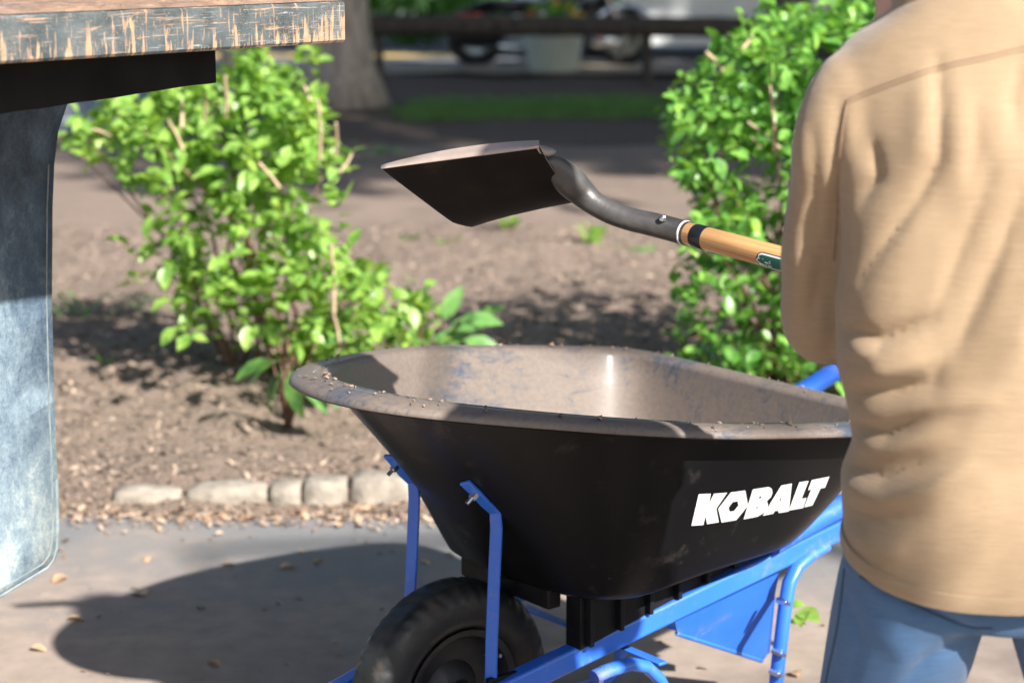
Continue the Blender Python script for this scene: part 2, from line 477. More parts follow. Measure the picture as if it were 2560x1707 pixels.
def mulch_z(x, y):
    e = edge_y(x); d = y - e
    r = min(1, max(0, d / .28)); r2 = min(1, max(0, (d - .1) / .5))
    base = -.012 + .045 * r + .05 * r2
    return base + .016 * r * fbm(x, y, 3.1) + .010 * r * fbm(x + 9, y, 13, 3) + .05 * r2 * fbm(x, y + 4, .6, 2)
xa = list(np.linspace(-9, -2.2, 35)) + list(np.linspace(-2.15, 2.3, 220)) + list(np.linspace(2.4, 9, 34))
mb = MB(); P = []
ts = [t for t in np.linspace(0, 1, 200)]
for x in xa:
    e = edge_y(x)
    P.append([(x, e + 4.6 * t ** 1.3, mulch_z(x, e + 4.6 * t ** 1.3)) for t in ts])
o = mb.grid(P).build('mulch_bed', M['mulch'], smooth=True, angle=180); tag(o, kind='structure')
ZF = .062
def far_z(x, y): return ZF - .005 + .03 * fbm(x, y, .8, 3) * min(1, (y - 9.3) / 1.0)
sheet('planting_ground', list(np.linspace(-12, 12, 90)), list(np.linspace(9.3, 13.4, 24)), far_z, M['mulch'])
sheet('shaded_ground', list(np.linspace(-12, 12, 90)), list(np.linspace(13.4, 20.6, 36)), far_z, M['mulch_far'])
sheet('street', [-40, 40], [20.35, 34], lambda x, y: .06, M['street'])
sheet('far_lawn', [-40, 40], [34, 88], lambda x, y: .05, M['grass'])
sheet('road_line', [-40, -.55], [22.25, 22.75], lambda x, y: .064, M['yellow_paint'])
sheet('gravel_strip', list(np.linspace(-10, 10, 60)), [19.35, 19.6, 19.9, 20.2, 20.5], lambda x, y: .10 + .02 * fbm(x, y, 3), M['gravel'])
mb = MB(); mb.add([(-9, 13.2, .085), (-2.72, 14.1, .085), (-2.75, 15.2, .10), (-3.1, 19.3, .11), (-9, 19.3, .11)], [(0, 1, 2, 3, 4)])
o = mb.build('side_road', M['side_road'], smooth=False); tag(o, kind='structure')

# chips, bark fragments and dry litter on the mulch: nobody could count them
def quads_obj(name, C, S, mat, label, cat, thick=.35, parent=None, flat=.5, seed=1, matidx=None):
    r = np.random.default_rng(seed); n = len(C)
    ang = r.uniform(0, 2 * np.pi, n); tilt = r.normal(0, flat, (n, 2))
    ax = np.stack([np.cos(ang), np.sin(ang), tilt[:, 0] * .8], 1); ax /= np.linalg.norm(ax, axis=1, keepdims=True)
    ay = np.stack([-np.sin(ang), np.cos(ang), tilt[:, 1]], 1); ay /= np.linalg.norm(ay, axis=1, keepdims=True)
    S = np.asarray(S)[:, None]; w = r.uniform(.25, .8, (n, 1))
    nz = np.cross(ax, ay)
    p = [C - ax * S - ay * S * w * .5, C + ax * S * .9 - ay * S * w, C + ax * S * 1.1 + ay * S * w * .7, C - ax * S * .8 + ay * S * w]
    top = C + nz * S * thick
    V = np.stack(p + [top], 1).reshape(-1, 3)
    b = np.arange(n)[:, None] * 5
    F = np.concatenate([b + np.array([[0, 1, 4]]), b + np.array([[1, 2, 4]]), b + np.array([[2, 3, 4]]), b + np.array([[3, 0, 4]])], 0)
    me = bpy.data.meshes.new(name)
    me.vertices.add(len(V)); me.vertices.foreach_set('co', V.ravel())
    me.loops.add(len(F) * 3); me.loops.foreach_set('vertex_index', F.ravel().astype(np.int32))
    me.polygons.add(len(F)); me.polygons.foreach_set('loop_start', np.arange(0, len(F) * 3, 3, dtype=np.int32))
    if isinstance(mat, (list, tuple)):
        for m_ in mat: me.materials.append(m_)
        mi = np.tile(r.choice(len(mat), n, p=matidx), 4); me.polygons.foreach_set('material_index', mi.astype(np.int32))
    else: me.materials.append(mat)
    me.update(calc_edges=True); me.validate()
    o = bpy.data.objects.new(name, me); link(o, parent); tag(o, label, cat, kind='stuff'); return o
M['chip_dark'] = simple("dark_bark_chip", (.12, .088, .066), .95, var=.4, nscale=30, kind='Position')
M['chip_mid'] = simple("brown_bark_chip", (.22, .165, .128), .95, var=.35, nscale=30, kind='Position')
M['chip_pale'] = simple("pale_wood_chip", (.36, .27, .20), .9, var=.2, nscale=30, kind='Position')
n = 60000
X = rng.uniform(-2.4, 2.5, n); Yd = rng.random(n) ** 1.4 * 4.5 + .06
C = np.array([(x, edge_y(x) + d, mulch_z(x, edge_y(x) + d) + .003) for x, d in zip(X, Yd)])
S = rng.gamma(2.2, .0026, n).clip(.0015, .015)
quads_obj('mulch_chips', C, S, [M['chip_dark'], M['chip_mid'], M['chip_pale']], 'shredded bark mulch chips scattered over the whole planting bed', 'mulch', matidx=[.42, .5, .08])
n = 1900
X = rng.uniform(-1.6, 1.6, n); d = rng.normal(.06, .055, n)
C = np.array([(x, edge_y(x) + dd, max(.004, mulch_z(x, edge_y(x) + dd)) + .006) for x, dd in zip(X, d)])
S = rng.gamma(3, .0024, n).clip(.003, .014)
quads_obj('leaf_litter', C, S, [M['chip_pale'], M['leaf_dry'], M['chip_mid']], 'dry leaf litter drifted between the asphalt and the stones', 'litter', matidx=[.4, .4, .2], seed=3)
n = 260
X = rng.uniform(-1.4, 1.3, n); Yp = rng.uniform(3.7, 4.9, n)
C = np.stack([X, Yp, np.full(n, .004)], 1)
quads_obj('path_debris', C, rng.gamma(2, .0028, n).clip(.002, .014), [M['chip_dark'], M['chip_mid'], M['leaf_dry']], 'small crumbs of mulch scattered on the dusty asphalt', 'litter', matidx=[.4, .4, .2], seed=5, flat=.25)

# fallen dry leaves on the asphalt that can be picked out
leafm = None
def leaf_mesh(name, mat, w=.36, fold=.12, curl=.12, tip=1.0):
    # length 1 along +x, folded on the midrib
    xs = [0, .22, .5, .78, 1.0]; ws = [.02, .8, 1.0, .62, .0]
    vs = []; fs = []
    for x, k in zip(xs, ws):
        z = -curl * (x ** 2)
        vs += [(x, -w * k, z + fold * k * .6), (x, 0, z), (x, w * k, z + fold * k * .6)]
    for i in range(4):
        a = i * 3
        fs += [(a, a + 1, a + 4, a + 3), (a + 1, a + 2, a + 5, a + 4)]
    mb = MB(); mb.add(vs, fs)
    me = bpy.data.meshes.new(name); me.from_pydata(vs, [], fs); me.materials.append(mat); me.shade_smooth(); me.update(); return me
LM = {k: leaf_mesh(k + '_mesh', M[m], w, fo, cu) for k, m, w, fo, cu in
      (('leaf_a', 'leaf_a', .30, .16, .22), ('leaf_b', 'leaf_b', .30, .14, .18), ('leaf_big', 'leaf_big', .24, .10, .25), ('leaf_dry', 'leaf_dry', .33, .25, .3))}
for (px, py, s, lab) in ((170, 1440, .05, 'curled tan dry leaf on the asphalt beside the mud flap corner'), (365, 1487, .055, 'larger tan dry leaf at the upper edge of the big shadow'),
        (168, 1545, .045, 'orange-brown dry leaf at the left tip of the big shadow'), (700, 1420, .045, 'dry leaf on the sunlit asphalt just above the shadow'),
        (560, 1410, .035, 'small dry leaf on the sunlit asphalt below the second stone'), (515, 1652, .045, 'dry leaf lying deep inside the big shadow'),
        (75, 1618, .04, 'small dry leaf on the sunlit asphalt at the lower left corner'), (505, 1520, .035, 'tiny brown leaf inside the shadow near its upper edge'),
        (2000, 1690, .04, 'dry leaf on the path between the wheelbarrow leg and the jeans')):
    p = atZ(px, py, .006)
    o = bpy.data.objects.new('fallen_leaf', LM['leaf_dry']); link(o)
    o.location = p; o.scale = (s, s, s); o.rotation_euler = (random.uniform(-.2, .2), random.uniform(-.2, .2), random.uniform(0, 6.28))
    tag(o, lab, 'leaf', 'dry leaves fallen on the asphalt')

# ------------------------------------------------------------------ stone edging
edging = empty('stone_edging', (0, 5.12, 0), 'low row of pale rounded granite setts edging the mulch bed', 'edging')
def sett(x0, x1, z1, y, dz=0):
    w = x1 - x0; dpt = .11; bm = bmesh.new()
    bmesh.ops.create_cube(bm, size=1)
    bmesh.ops.subdivide_edges(bm, edges=bm.edges[:], cuts=3, use_grid_fill=True)
    for v in bm.verts:
        c = v.co.copy() * 2
        l = (abs(c.x) ** 9 + abs(c.y) ** 6 + abs(c.z) ** 6) ** (1 / 7)
        c = c / max(l, .9)
        nz = fbm(c.x * w * 14 + x0 * 31, c.y + c.z * 2, 1.0, 3)
        v.co = Vector((c.x * w / 2 * (1 + .05 * nz), c.y * dpt / 2 + .006 * nz, c.z * (z1 + .05) / 2 * (1 + .10 * nz * (c.z > 0))))
    me = bpy.data.meshes.new('stone'); bm.to_mesh(me); bm.free(); me.materials.append(M['stone']); me.shade_smooth()
    o = bpy.data.objects.new('stone', me); link(o, edging)
    o.location = (x0 + w / 2, y - 5.12, (z1 - .05) / 2 + dz); o.rotation_euler = (random.uniform(-.08, .08), random.uniform(-.03, .03), random.uniform(-.05, .05))
pxs = [(270, 452, .050), (456, 668, .060), (671, 750, .066), (752, 866, .074), (870, 1060, .088), (1066, 1180, .1), (1186, 1380, .11), (1386, 1500, .1), (1506, 1690, .1), (1696, 1830, .1), (1836, 2010, .09), (2016, 2180, .1), (2186, 2360, .1), (2366, 2480, .1)]
for a, b_, z1 in pxs:
    yy = 5.13
    sett((a - 1280) / 5000 * yy * 1.025, (b_ - 1280) / 5000 * yy * 1.025, z1, yy + random.uniform(-.008, .008))

# ------------------------------------------------------------------ plants
def in_poly(x, y, poly):
    c = False; j = len(poly) - 1
    for i in range(len(poly)):
        xi, yi = poly[i]; xj, yj = poly[j]
        if (yi > y) != (yj > y) and x < (xj - xi) * (y - yi) / (yj - yi) + xi: c = not c
        j = i
    return c
def rot_leaf(dirv, roll):
    q = dirv.to_track_quat('X', 'Z'); return q @ Quaternion((1, 0, 0), roll)
def bush(name, label, poly, Yc, Yr, count, size, key, nparts, base, stems, canes, cat='shrub', cl=6, dens=None, droop=-.1, seed=1, clump=0):
    random.seed(seed)
    root = empty(name, base, label, cat)
    xs = [p[0] for p in poly]; ys = [p[1] for p in poly]
    leaves = []
    tries = 0
    cl_c = []
    while clump and len(cl_c) < clump:
        a_, b_ = random.uniform(min(xs), max(xs)), random.uniform(min(ys), max(ys))
        if in_poly(a_, b_, poly): cl_c.append((a_, b_, Yc + random.gauss(0, .5) * Yr))
    while len(leaves) < count and tries < count * 40:
        tries += 1
        px = random.uniform(min(xs), max(xs)); py = random.uniform(min(ys), max(ys))
        if not in_poly(px, py, poly): continue
        if dens and random.random() > dens(px, py): continue
        Y = Yc + random.gauss(0, .5) * Yr
        if clump and random.random() < .85:
            ci = random.choice(cl_c); px = random.gauss(ci[0], 34); py = random.gauss(ci[1], 30); Y = random.gauss(ci[2], .07)
            if not in_poly(px, py, poly): continue
            if dens and random.random() > dens(px, py): continue
        c = atY(px, py, Y)
        if c.z < .05: continue
        outw = Vector((c.x - base[0], (c.y - base[1]) * 1.3, .35)).normalized()
        tw = Vector((random.gauss(0, .5), random.gauss(0, .5), random.gauss(.25, .4))) + outw * .7
        tw.normalize()
        k = random.randint(3, cl)
        for j in range(k):           # leaves alternate along a short twig end
            a = random.uniform(0, 6.28)
            side = tw.orthogonal().normalized(); side.rotate(Quaternion(tw, a))
            d = (tw * random.uniform(.1, .9) + side * random.uniform(.5, 1.0) + Vector((0, 0, droop))).normalized()
            s = size * random.uniform(.6, 1.25)
            q = c + tw * (j / k) * size * 1.3
            leaves.append((q, d, random.uniform(-.7, .7), s))
    leaves = leaves[:count]
    vis = sorted(range(len(leaves)), key=lambda i: (leaves[i][0].y - leaves[i][3] * 6))
    part_ids = set(vis[:nparts])
    me0 = LM[key]; V0 = np.array([v.co[:] for v in me0.vertices]); F0 = [list(p.vertices) for p in me0.polygons]
    V = []; Fc = []; bx = Vector(base)
    for i, (q, d, r, s) in enumerate(leaves):
        R = rot_leaf(d, r)
        if i in part_ids:
            o = bpy.data.objects.new('leaf', me0); COL.objects.link(o); o.parent = root
            o.location = q - bx; o.rotation_mode = 'QUATERNION'; o.rotation_quaternion = R; o.scale = (s, s, s)
        else:
            Rm = np.array(R.to_matrix()) * s
            b = len(V) * len(V0); V.append(V0 @ Rm.T + np.array(q - bx)); Fc += [[b + k for k in f] for f in F0]
    if V:
        me = bpy.data.meshes.new('foliage'); me.from_pydata(np.concatenate(V).tolist(), [], Fc); me.materials.append(M[key]); me.shade_smooth()
        o = bpy.data.objects.new('foliage', me); link(o, root); tag(o, kind='stuff')
    # branches
    bl = random.sample(leaves, min(stems, len(leaves)))
    for (q, d, r, s) in bl:
        st = Vector((random.gauss(0, .07), random.gauss(0, .05), 0)); en = q - bx
        mid = st.lerp(en, .5) + Vector((random.gauss(0, .05), random.gauss(0, .05), .06))
        mb = MB(); mb.tube([st, st.lerp(mid, .5) + Vector((0, 0, .03)), mid, mid.lerp(en, .5), en], [.007, .006, .005, .0035, .002], 6)
        mb.build('branch', M['twig'], root)
    for (x0, y0, x1, y1, Y, w) in canes:
        p0 = atY(x0, y0, Y) - bx; p1 = atY(x1, y1, Y - random.uniform(-.1, .1)) - bx
        mb = MB(); mb.tube([p0, p0.lerp(p1, .5) + Vector((.004, 0, 0)), p1], [w, w * .95, w * .85], 7)
        mb.build('bare_stem', M['cane'], root)
    return root

polyL = [(190, 290), (260, 270), (330, 250), (430, 200), (560, 135), (640, 120), (700, 140), (790, 150), (800, 190), (740, 215), (820, 290), (850, 340), (885, 400), (850, 440), (850, 560), (840, 640), (870, 700), (950, 715), (1060, 745), (1090, 790), (1060, 880), (860, 930), (760, 980), (660, 880), (560, 850), (480, 860), (400, 830), (350, 780), (335, 700), (290, 650), (280, 600), (330, 620), (400, 560), (360, 500), (330, 430), (215, 460), (230, 400), (190, 330)]
def densL(x, y):
    if x > 860 and y > 700: return 1.0
    if y > 600 and x < 480: return .60
    if y > 480 and x < 520: return .65
    return 1.0
bush('leafy_shrub', 'sprawling light green shrub with bare cut stems behind the wheelbarrow front', polyL, 6.15, .42, 3000, .060, 'leaf_a', 280,
     (-.78, 6.35, .06), 20,
     [(565, 300, 562, 190, 5.9, .006), (455, 320, 450, 232, 5.9, .006), (512, 300, 508, 212, 6.0, .006), (458, 375, 420, 300, 5.9, .005), (800, 400, 795, 250, 5.85, .006),
      (838, 390, 840, 308, 5.85, .005), (835, 800, 828, 610, 5.75, .006), (700, 470, 640, 400, 5.8, .005), (775, 255, 760, 215, 6.0, .005), (400, 500, 430, 470, 5.8, .004),
      (280, 340, 230, 322, 5.9, .004), (720, 380, 700, 290, 6.0, .005), (850, 430, 880, 385, 5.9, .004), (848, 860, 835, 790, 5.75, .005), (300, 290, 285, 230, 6.0, .004)], dens=densL, seed=4, clump=150)
polyR = [(1670, 300), (1690, 230), (1740, 205), (1790, 130), (1850, 95), (1840, 60), (1920, 35), (1990, 65), (2050, 45), (2120, 25), (2150, 0), (2240, -20), (2330, 10), (2400, 200), (2400, 1000), (2050, 1000), (1800, 960), (1690, 880), (1700, 830), (1730, 760), (1690, 700), (1710, 620), (1760, 560), (1700, 480), (1725, 420), (1672, 385)]
def densR(x, y): return 1.0 if y < 560 else .75
bush('dense_shrub', 'tall dense glossy green shrub beside the person in the tan shirt', polyR, 6.0, .62, 6200, .050, 'leaf_b', 290,
     (.86, 6.25, .06), 26,
     [(1935, 380, 1925, 215, 5.55, .004), (1880, 345, 1900, 370, 5.5, .003), (1950, 370, 1870, 305, 5.5, .004), (1850, 130, 1885, 80, 5.7, .005), (1765, 130, 1810, 180, 5.7, .005)], dens=densR, seed=9)

def rosette(name, label, base, leaves, size, key, cat='plant'):
    root = empty(name, base, label, cat); bx = Vector(base)
    mb = MB(); top = Vector((0, 0, 0))
    for (px, py, dx, dz, dy, Y, s) in leaves:
        q = atY(px, py, Y) - bx
        d = Vector((dx, dy, dz)).normalized()
        o = bpy.data.objects.new('leaf', LM[key]); link(o, root)
        o.location = q; o.rotation_mode = 'QUATERNION'; o.rotation_quaternion = rot_leaf(d, random.uniform(-.5, .5) + (0.9 if dy < -.2 else .5)); o.scale = (s,) * 3
        m2 = MB(); m2.tube([Vector((0, 0, 0)), q * .5 + Vector((0, 0, .02)), q], [.006, .004, .003], 6); m2.build('stem', M['twig'], root)
    return root
random.seed(5)
rosette('broadleaf_plant', 'low plant with large pale green oval leaves above the far tray rim', (-.27, 6.2, .05),
        [(1080, 850, .9, .15, -.1, 5.95, .13), (1120, 830, .9, .35, .1, 6.0, .14), (1160, 850, .8, -.1, -.2, 5.9, .12), (1110, 800, .4, .9, .1, 6.0, .12), (1050, 800, -.2, 1, 0, 6.0, .12),
         (1040, 790, .2, 1, -.1, 6.05, .11), (1080, 860, -.9, .2, -.1, 5.9, .12), (1180, 800, .8, .5, 0, 6.05, .11), (1020, 840, -.8, .5, 0, 6.0, .11), (1150, 800, .9, .1, -.2, 5.9, .13),
         (990, 830, -.6, .8, 0, 6.1, .12), (1130, 870, .9, -.3, -.1, 5.9, .12), (960, 850, -.9, .1, 0, 6.0, .12)], .1, 'leaf_big')
rosette('broadleaf_sprout', 'cluster of drooping broad green leaves tucked left of the tray front', (-.66, 5.7, .05),
        [(715, 915, -.5, -.8, -.2, 5.5, .12), (728, 925, .1, -1, -.3, 5.5, .14), (750, 930, .7, -.8, -.2, 5.5, .14), (700, 900, -.8, -.4, -.1, 5.55, .12), (720, 840, -.7, .5, 0, 5.9, .11),
         (760, 860, .3, .9, 0, 5.9, .12), (700, 850, -.8, .6, 0, 5.9, .11), (790, 860, .9, .4, 0, 5.8, .11), (690, 935, -.4, -1, -.2, 5.5, .12), (680, 900, -.9, -.3, 0, 5.55, .12), (770, 950, .8, -.5, -.1, 5.5, .12)], .1, 'leaf_big')
def sprig(px, py, n, s, key, label, spread=1.0, up=.6):
    b = atZ(px, py, .07); root = empty('weed', b, label, 'weed')
    for i in range(n):
        a = random.uniform(0, 6.28)
        d = Vector((math.cos(a) * spread, math.sin(a) * spread, random.uniform(.2, 1) * up)).normalized()
        o = bpy.data.objects.new('leaf', LM[key]); link(o, root)
        o.location = (random.gauss(0, .02), random.gauss(0, .02), random.uniform(0, .03)); o.rotation_mode = 'QUATERNION'; o.rotation_quaternion = rot_leaf(d, random.uniform(-.4, .4)); o.scale = (s * random.uniform(.7, 1.2),) * 3
sprig(1010, 612, 7, .09, 'leaf_big', 'pale leafy sprig lying below the shovel blade on the mulch')
sprig(1115, 625, 6, .07, 'leaf_a', 'small green sprig just left of the bottom shovel corner', .8)
sprig(1268, 580, 6, .09, 'leaf_a', 'green weed showing under the lower edge of the shovel blade', .7, 1)
sprig(1480, 625, 5, .12, 'leaf_a', 'bright upright green weed below the shovel socket', .35, 1.6)
sprig(1625, 645, 9, .10, 'leaf_big', 'low spreading weed under the wooden shovel handle', 1.2, .4)
sprig(1570, 640, 6, .09, 'leaf_big', 'pale sprig left of the spreading weed under the handle', 1.2, .3)
sprig(272, 940, 4, .07, 'leaf_a', 'tiny lone sprout on the sunny mulch beside the mud flap', .3, 1.8)
sprig(1998, 1548, 4, .06, 'leaf_a', 'small green leaf cluster on the path behind the wheelbarrow leg', 1.2, .2)
sprig(960, 378, 5, .12, 'leaf_big', 'pale green leaves on the shaded mulch left of the shovel tip', 1.3, .2)
for (px, py, n, lab) in ((220, 805, 16, 'strappy green tuft on the mulch just right of the mud flap'), (900, 395, 10, 'clump of flattened pale blades on the mulch left of the shovel')):
    b = atZ(px, py, .07); root = empty('strappy_plant', b, lab, 'plant')
    for i in range(n):
        a = random.uniform(-.5, .5) + (0 if i % 2 else math.pi); L = random.uniform(.18, .34)
        e_ = Vector((math.cos(a) * L, math.sin(a) * L * .6, random.uniform(.02, .10))); m_ = e_ * .5 + Vector((0, 0, .07))
        s0 = Vector((random.gauss(0, .05), random.gauss(0, .03), 0))
        mb = MB(); sd = Vector((-math.sin(a), math.cos(a), 0)) * .007
        mb.add([s0 - sd, s0 + sd, s0 + m_ - sd * 1.2, s0 + m_ + sd * 1.2, s0 + e_ * .85 + Vector((0, 0, .02)) - sd * .7, s0 + e_ * .85 + Vector((0, 0, .02)) + sd * .7, s0 + e_], [(0, 1, 3, 2), (2, 3, 5, 4), (4, 5, 6)])
        mb.build('leaf', M['leaf_big'], root)

# ------------------------------------------------------------------ lawn strip
n = 26000
X = rng.uniform(-.78, 2.6, n) + rng.normal(0, .08, n); Y = rng.normal(15.85, .36, n).clip(15.0, 17.0) + .12 * np.sin(X * 2)
hh = rng.uniform(.03, .075, n); an = rng.uniform(0, 6.28, n)
bx = np.stack([X, Y, np.full(n, .06)], 1); sd = np.stack([np.cos(an), np.sin(an), np.zeros(n)], 1) * .008
tp = bx + np.stack([rng.normal(0, .02, n), rng.normal(0, .02, n), hh], 1)
V = np.stack([bx - sd, bx + sd, tp], 1).reshape(-1, 3)
me = bpy.data.meshes.new('lawn_strip'); me.from_pydata(V.tolist(), [], np.arange(n * 3).reshape(-1, 3).tolist()); me.materials.append(M['grass'])
o = bpy.data.objects.new('lawn_strip', me); link(o); tag(o, 'thin strip of shaded grass across the mulch beyond the shovel', 'grass', kind='stuff')

# ------------------------------------------------------------------ trees
def tree(loc, r, h, label, crown_r, crown_c, mat, nleaf=3800, lean=(0, 0), name='tree', flare=1.5, seed=0, cs=.16):
    random.seed(seed); rg = np.random.default_rng(seed)
    root = empty(name, loc, label, 'tree')
    pts = []; rr = []
    for i in range(14):
        t = i / 13; pts.append(Vector((lean[0] * t + .03 * math.sin(t * 9 + seed), lean[1] * t, h * t))); rr.append(r * (1 + (flare - 1) * math.exp(-t * h / .22)) * (1 - .45 * t))
    mb = MB(); mb.tube(pts, rr, 28)
    for i in range(len(mb.v)):
        x, y, z = mb.v[i]; a = math.atan2(y, x)
        k = 1 + .05 * math.sin(a * 5 + seed) * math.exp(-z / .5) * 2 + .03 * math.sin(a * 11 + z * 2)
        mb.v[i] = (x * k, y * k, z)
    mb.build('trunk', mat, root, angle=180)
    cc = Vector(crown_c) - Vector(loc)
    for k in range(7):
        a = k * 2.4; e_ = cc + Vector((math.cos(a) * crown_r * .7, math.sin(a) * crown_r * .7, random.uniform(-.8, 1.5)))
        s_ = Vector((lean[0] * .8, lean[1] * .8, h * random.uniform(.6, .95)))
        mb = MB(); mb.tube([s_, s_.lerp(e_, .5) + Vector((0, 0, .4)), e_], [r * .35, r * .22, r * .08], 8); mb.build('limb', mat, root)
    # crown of leaf clumps
    K = 26; cen = rg.normal(0, .55, (K, 3)) * np.array([crown_r, crown_r, crown_r * .42])
    idx = rg.integers(0, K, nleaf); C = cen[idx] + rg.normal(0, crown_r * .17, (nleaf, 3)) + np.array(cc)
    S = rg.uniform(.6, 1.3, nleaf) * cs
    q = quads_obj('crown', C, S, M['leaf_dark'], None, None, parent=root, flat=.9, seed=seed, thick=.2)
    return root
tree((-1.38, 16.25, 0), .265, 5.2, 'thick grey tree trunk behind the leafy shrub, sunlit on its left', 3.2, (-1.2, 16.5, 6.6), M['bark'], seed=3, flare=1.55)
tree((2.62, 19.0, 0), .23, 5.5, 'dark tree trunk rising behind the dense shrub top', 3.0, (2.8, 19.2, 6.8), M['bark_dark'], seed=4)
tree((3.55, 22.3, .06), .14, 5.0, 'slim grey tree trunk beyond the fence right of the dark trunk', 2.0, (3.55, 22.6, 6.0), M['bark'], seed=14, nleaf=1500)
tree((-2.12, 15.2, 0), .085, 3.6, 'slender pale trunk half hidden behind the leafy shrub', 1.5, (-2.1, 15.2, 4.6), M['bark'], seed=5, nleaf=1200)
tree((5.6, 6.4, 0), .3, 6.0, 'large tree right of the path, its crown shading the far ground', 3.5, (7.6, 7.6, 7.6), M['bark_dark'], seed=6, nleaf=7000, cs=.2)
tree((6.8, 13.5, 0), .28, 6.0, 'large tree beyond the shrubs on the right', 4.2, (11.8, 12.6, 7.8), M['bark_dark'], seed=7, nleaf=4500, cs=.2)
tree((3.9, 11.6, 0), .2, 5.2, 'middle-sized tree right of the lawn strip', 2.4, (4.2, 11.0, 6.8), M['bark_dark'], seed=8, nleaf=2200, cs=.2)

# unseen tree added behind the camera; its bough only shades the person's waist
tr = tree((7.4, -1.9, 0), .24, 5.5, 'unseen tree added behind the viewer, its long low bough shading the shirt', 2.2, (9.0, -2.2, 7.0), M['bark_dark'], seed=31, nleaf=1500)
TB = Vector((7.4, -1.9, 0)); bt = Vector((2.44, -.32, 3.17))
mb = MB(); mb.tube([Vector((0, 0, 3.3)), (bt - TB) * .45 + Vector((0, 0, 4.2)), (bt - TB) * .85 + Vector((0, 0, 2.2)), bt - TB + Vector((0, 0, .08))], [.09, .05, .02, .006], 8); mb.build('limb', M['bark_dark'], tr)
rg = np.random.default_rng(77); nb = 190
ts = Vector((.49, -.655, .574)); sx_ = Vector((.8, .6, 0)); sy_ = ts.cross(sx_)
if sy_.z < 0: sy_ = -sy_
C = []
for i in range(nb):
    q_, r_ = rg.normal(-.03, .030), rg.normal(.0, .075)
    C.append((bt - TB + sx_ * q_ + sy_ * r_ + ts * rg.normal(0, .25))[:])
quads_obj('shade_bough_leaves', np.array(C), rg.uniform(.015, .035, nb), M['leaf_dark'], None, None, parent=tr, flat=.9, seed=77, thick=.2)  # added leaf clump, placed to shade the waist of the shirt

# ------------------------------------------------------------------ timber fence
fence = empty('timber_fence', (0, 18.5, 0), 'low dark timber rail fence on stout posts in front of the parked car', 'fence')
mb = MB(); pts = [Vector((x, 0, .60 - .006 * (x + 2))) for x in np.linspace(-1.35, 3.6, 30)]
mb.tube(pts, [.092 * (1 + .04 * math.sin(i * 2.1)) for i in range(30)], 14); mb.build('rail', M['wood_rail'], fence)
for x, z in ((-1.22, .60), (1.24, .55), (3.5, .6)):
    mb = MB(); mb.tube([(x, .02, 0), (x, .02, z * .5), (x, .02, z)], [.045, .042, .04], 12); mb.build('post', M['wood_rail'], fence)

# ------------------------------------------------------------------ planter
pc = atY(1384, 185, 19.7); px0 = pc.x
planter = empty('planter', (px0, 19.7, .09), 'tapered pale green planter tub with flowers behind the timber rail', 'planter')
mb = MB(); prof = [(.0, .0), (.23, .0), (.24, .02), (.275, .24), (.31, .46), (.335, .48), (.335, .53), (.30, .53), (.29, .46), (.0, .45)]
mb.grid([[(r_ * math.cos(a), r_ * math.sin(a), z) for (r_, z) in prof] for a in np.linspace(0, 2 * math.pi, 33)[:-1]], close_u=True)
mb.build('tub', M['pot'], planter, angle=30)
fl = empty('potted_flowers', (px0, 19.7, .54), 'yellow and red flowers with leafy stems growing in the pale planter', 'plant')
random.seed(8)
for i in range(60):
    a = random.uniform(0, 6.28); r_ = random.uniform(0, .22)
    o = bpy.data.objects.new('leaf', LM['leaf_b']); link(fl and o, fl)
    o.location = (r_ * math.cos(a), r_ * math.sin(a), random.uniform(0, .16)); o.rotation_mode = 'QUATERNION'
    o.rotation_quaternion = rot_leaf(Vector((math.cos(a), math.sin(a), random.uniform(.2, 1.6))).normalized(), random.uniform(-.5, .5)); o.scale = (random.uniform(.1, .17),) * 3
for (x, z, m_) in ((.20, .10, 'yellow_flower'), (.27, .07, 'yellow_flower'), (.13, .16, 'yellow_flower'), (-.2, .12, 'red_flower'), (-.26, .07, 'red_flower'), (.02, .2, 'yellow_flower')):
    mb = MB()
    for k in range(7):
        a = k * 6.28 / 7; mb.add([(0, 0, 0), (.028 * math.cos(a - .35), -.01, .028 * math.sin(a - .35)), (.038 * math.cos(a), -.02, .038 * math.sin(a)), (.028 * math.cos(a + .35), -.01, .028 * math.sin(a + .35))], [(0, 1, 2, 3)])
    o = mb.build('flower', M[m_], fl); o.location = (x, -.16, z + .02)

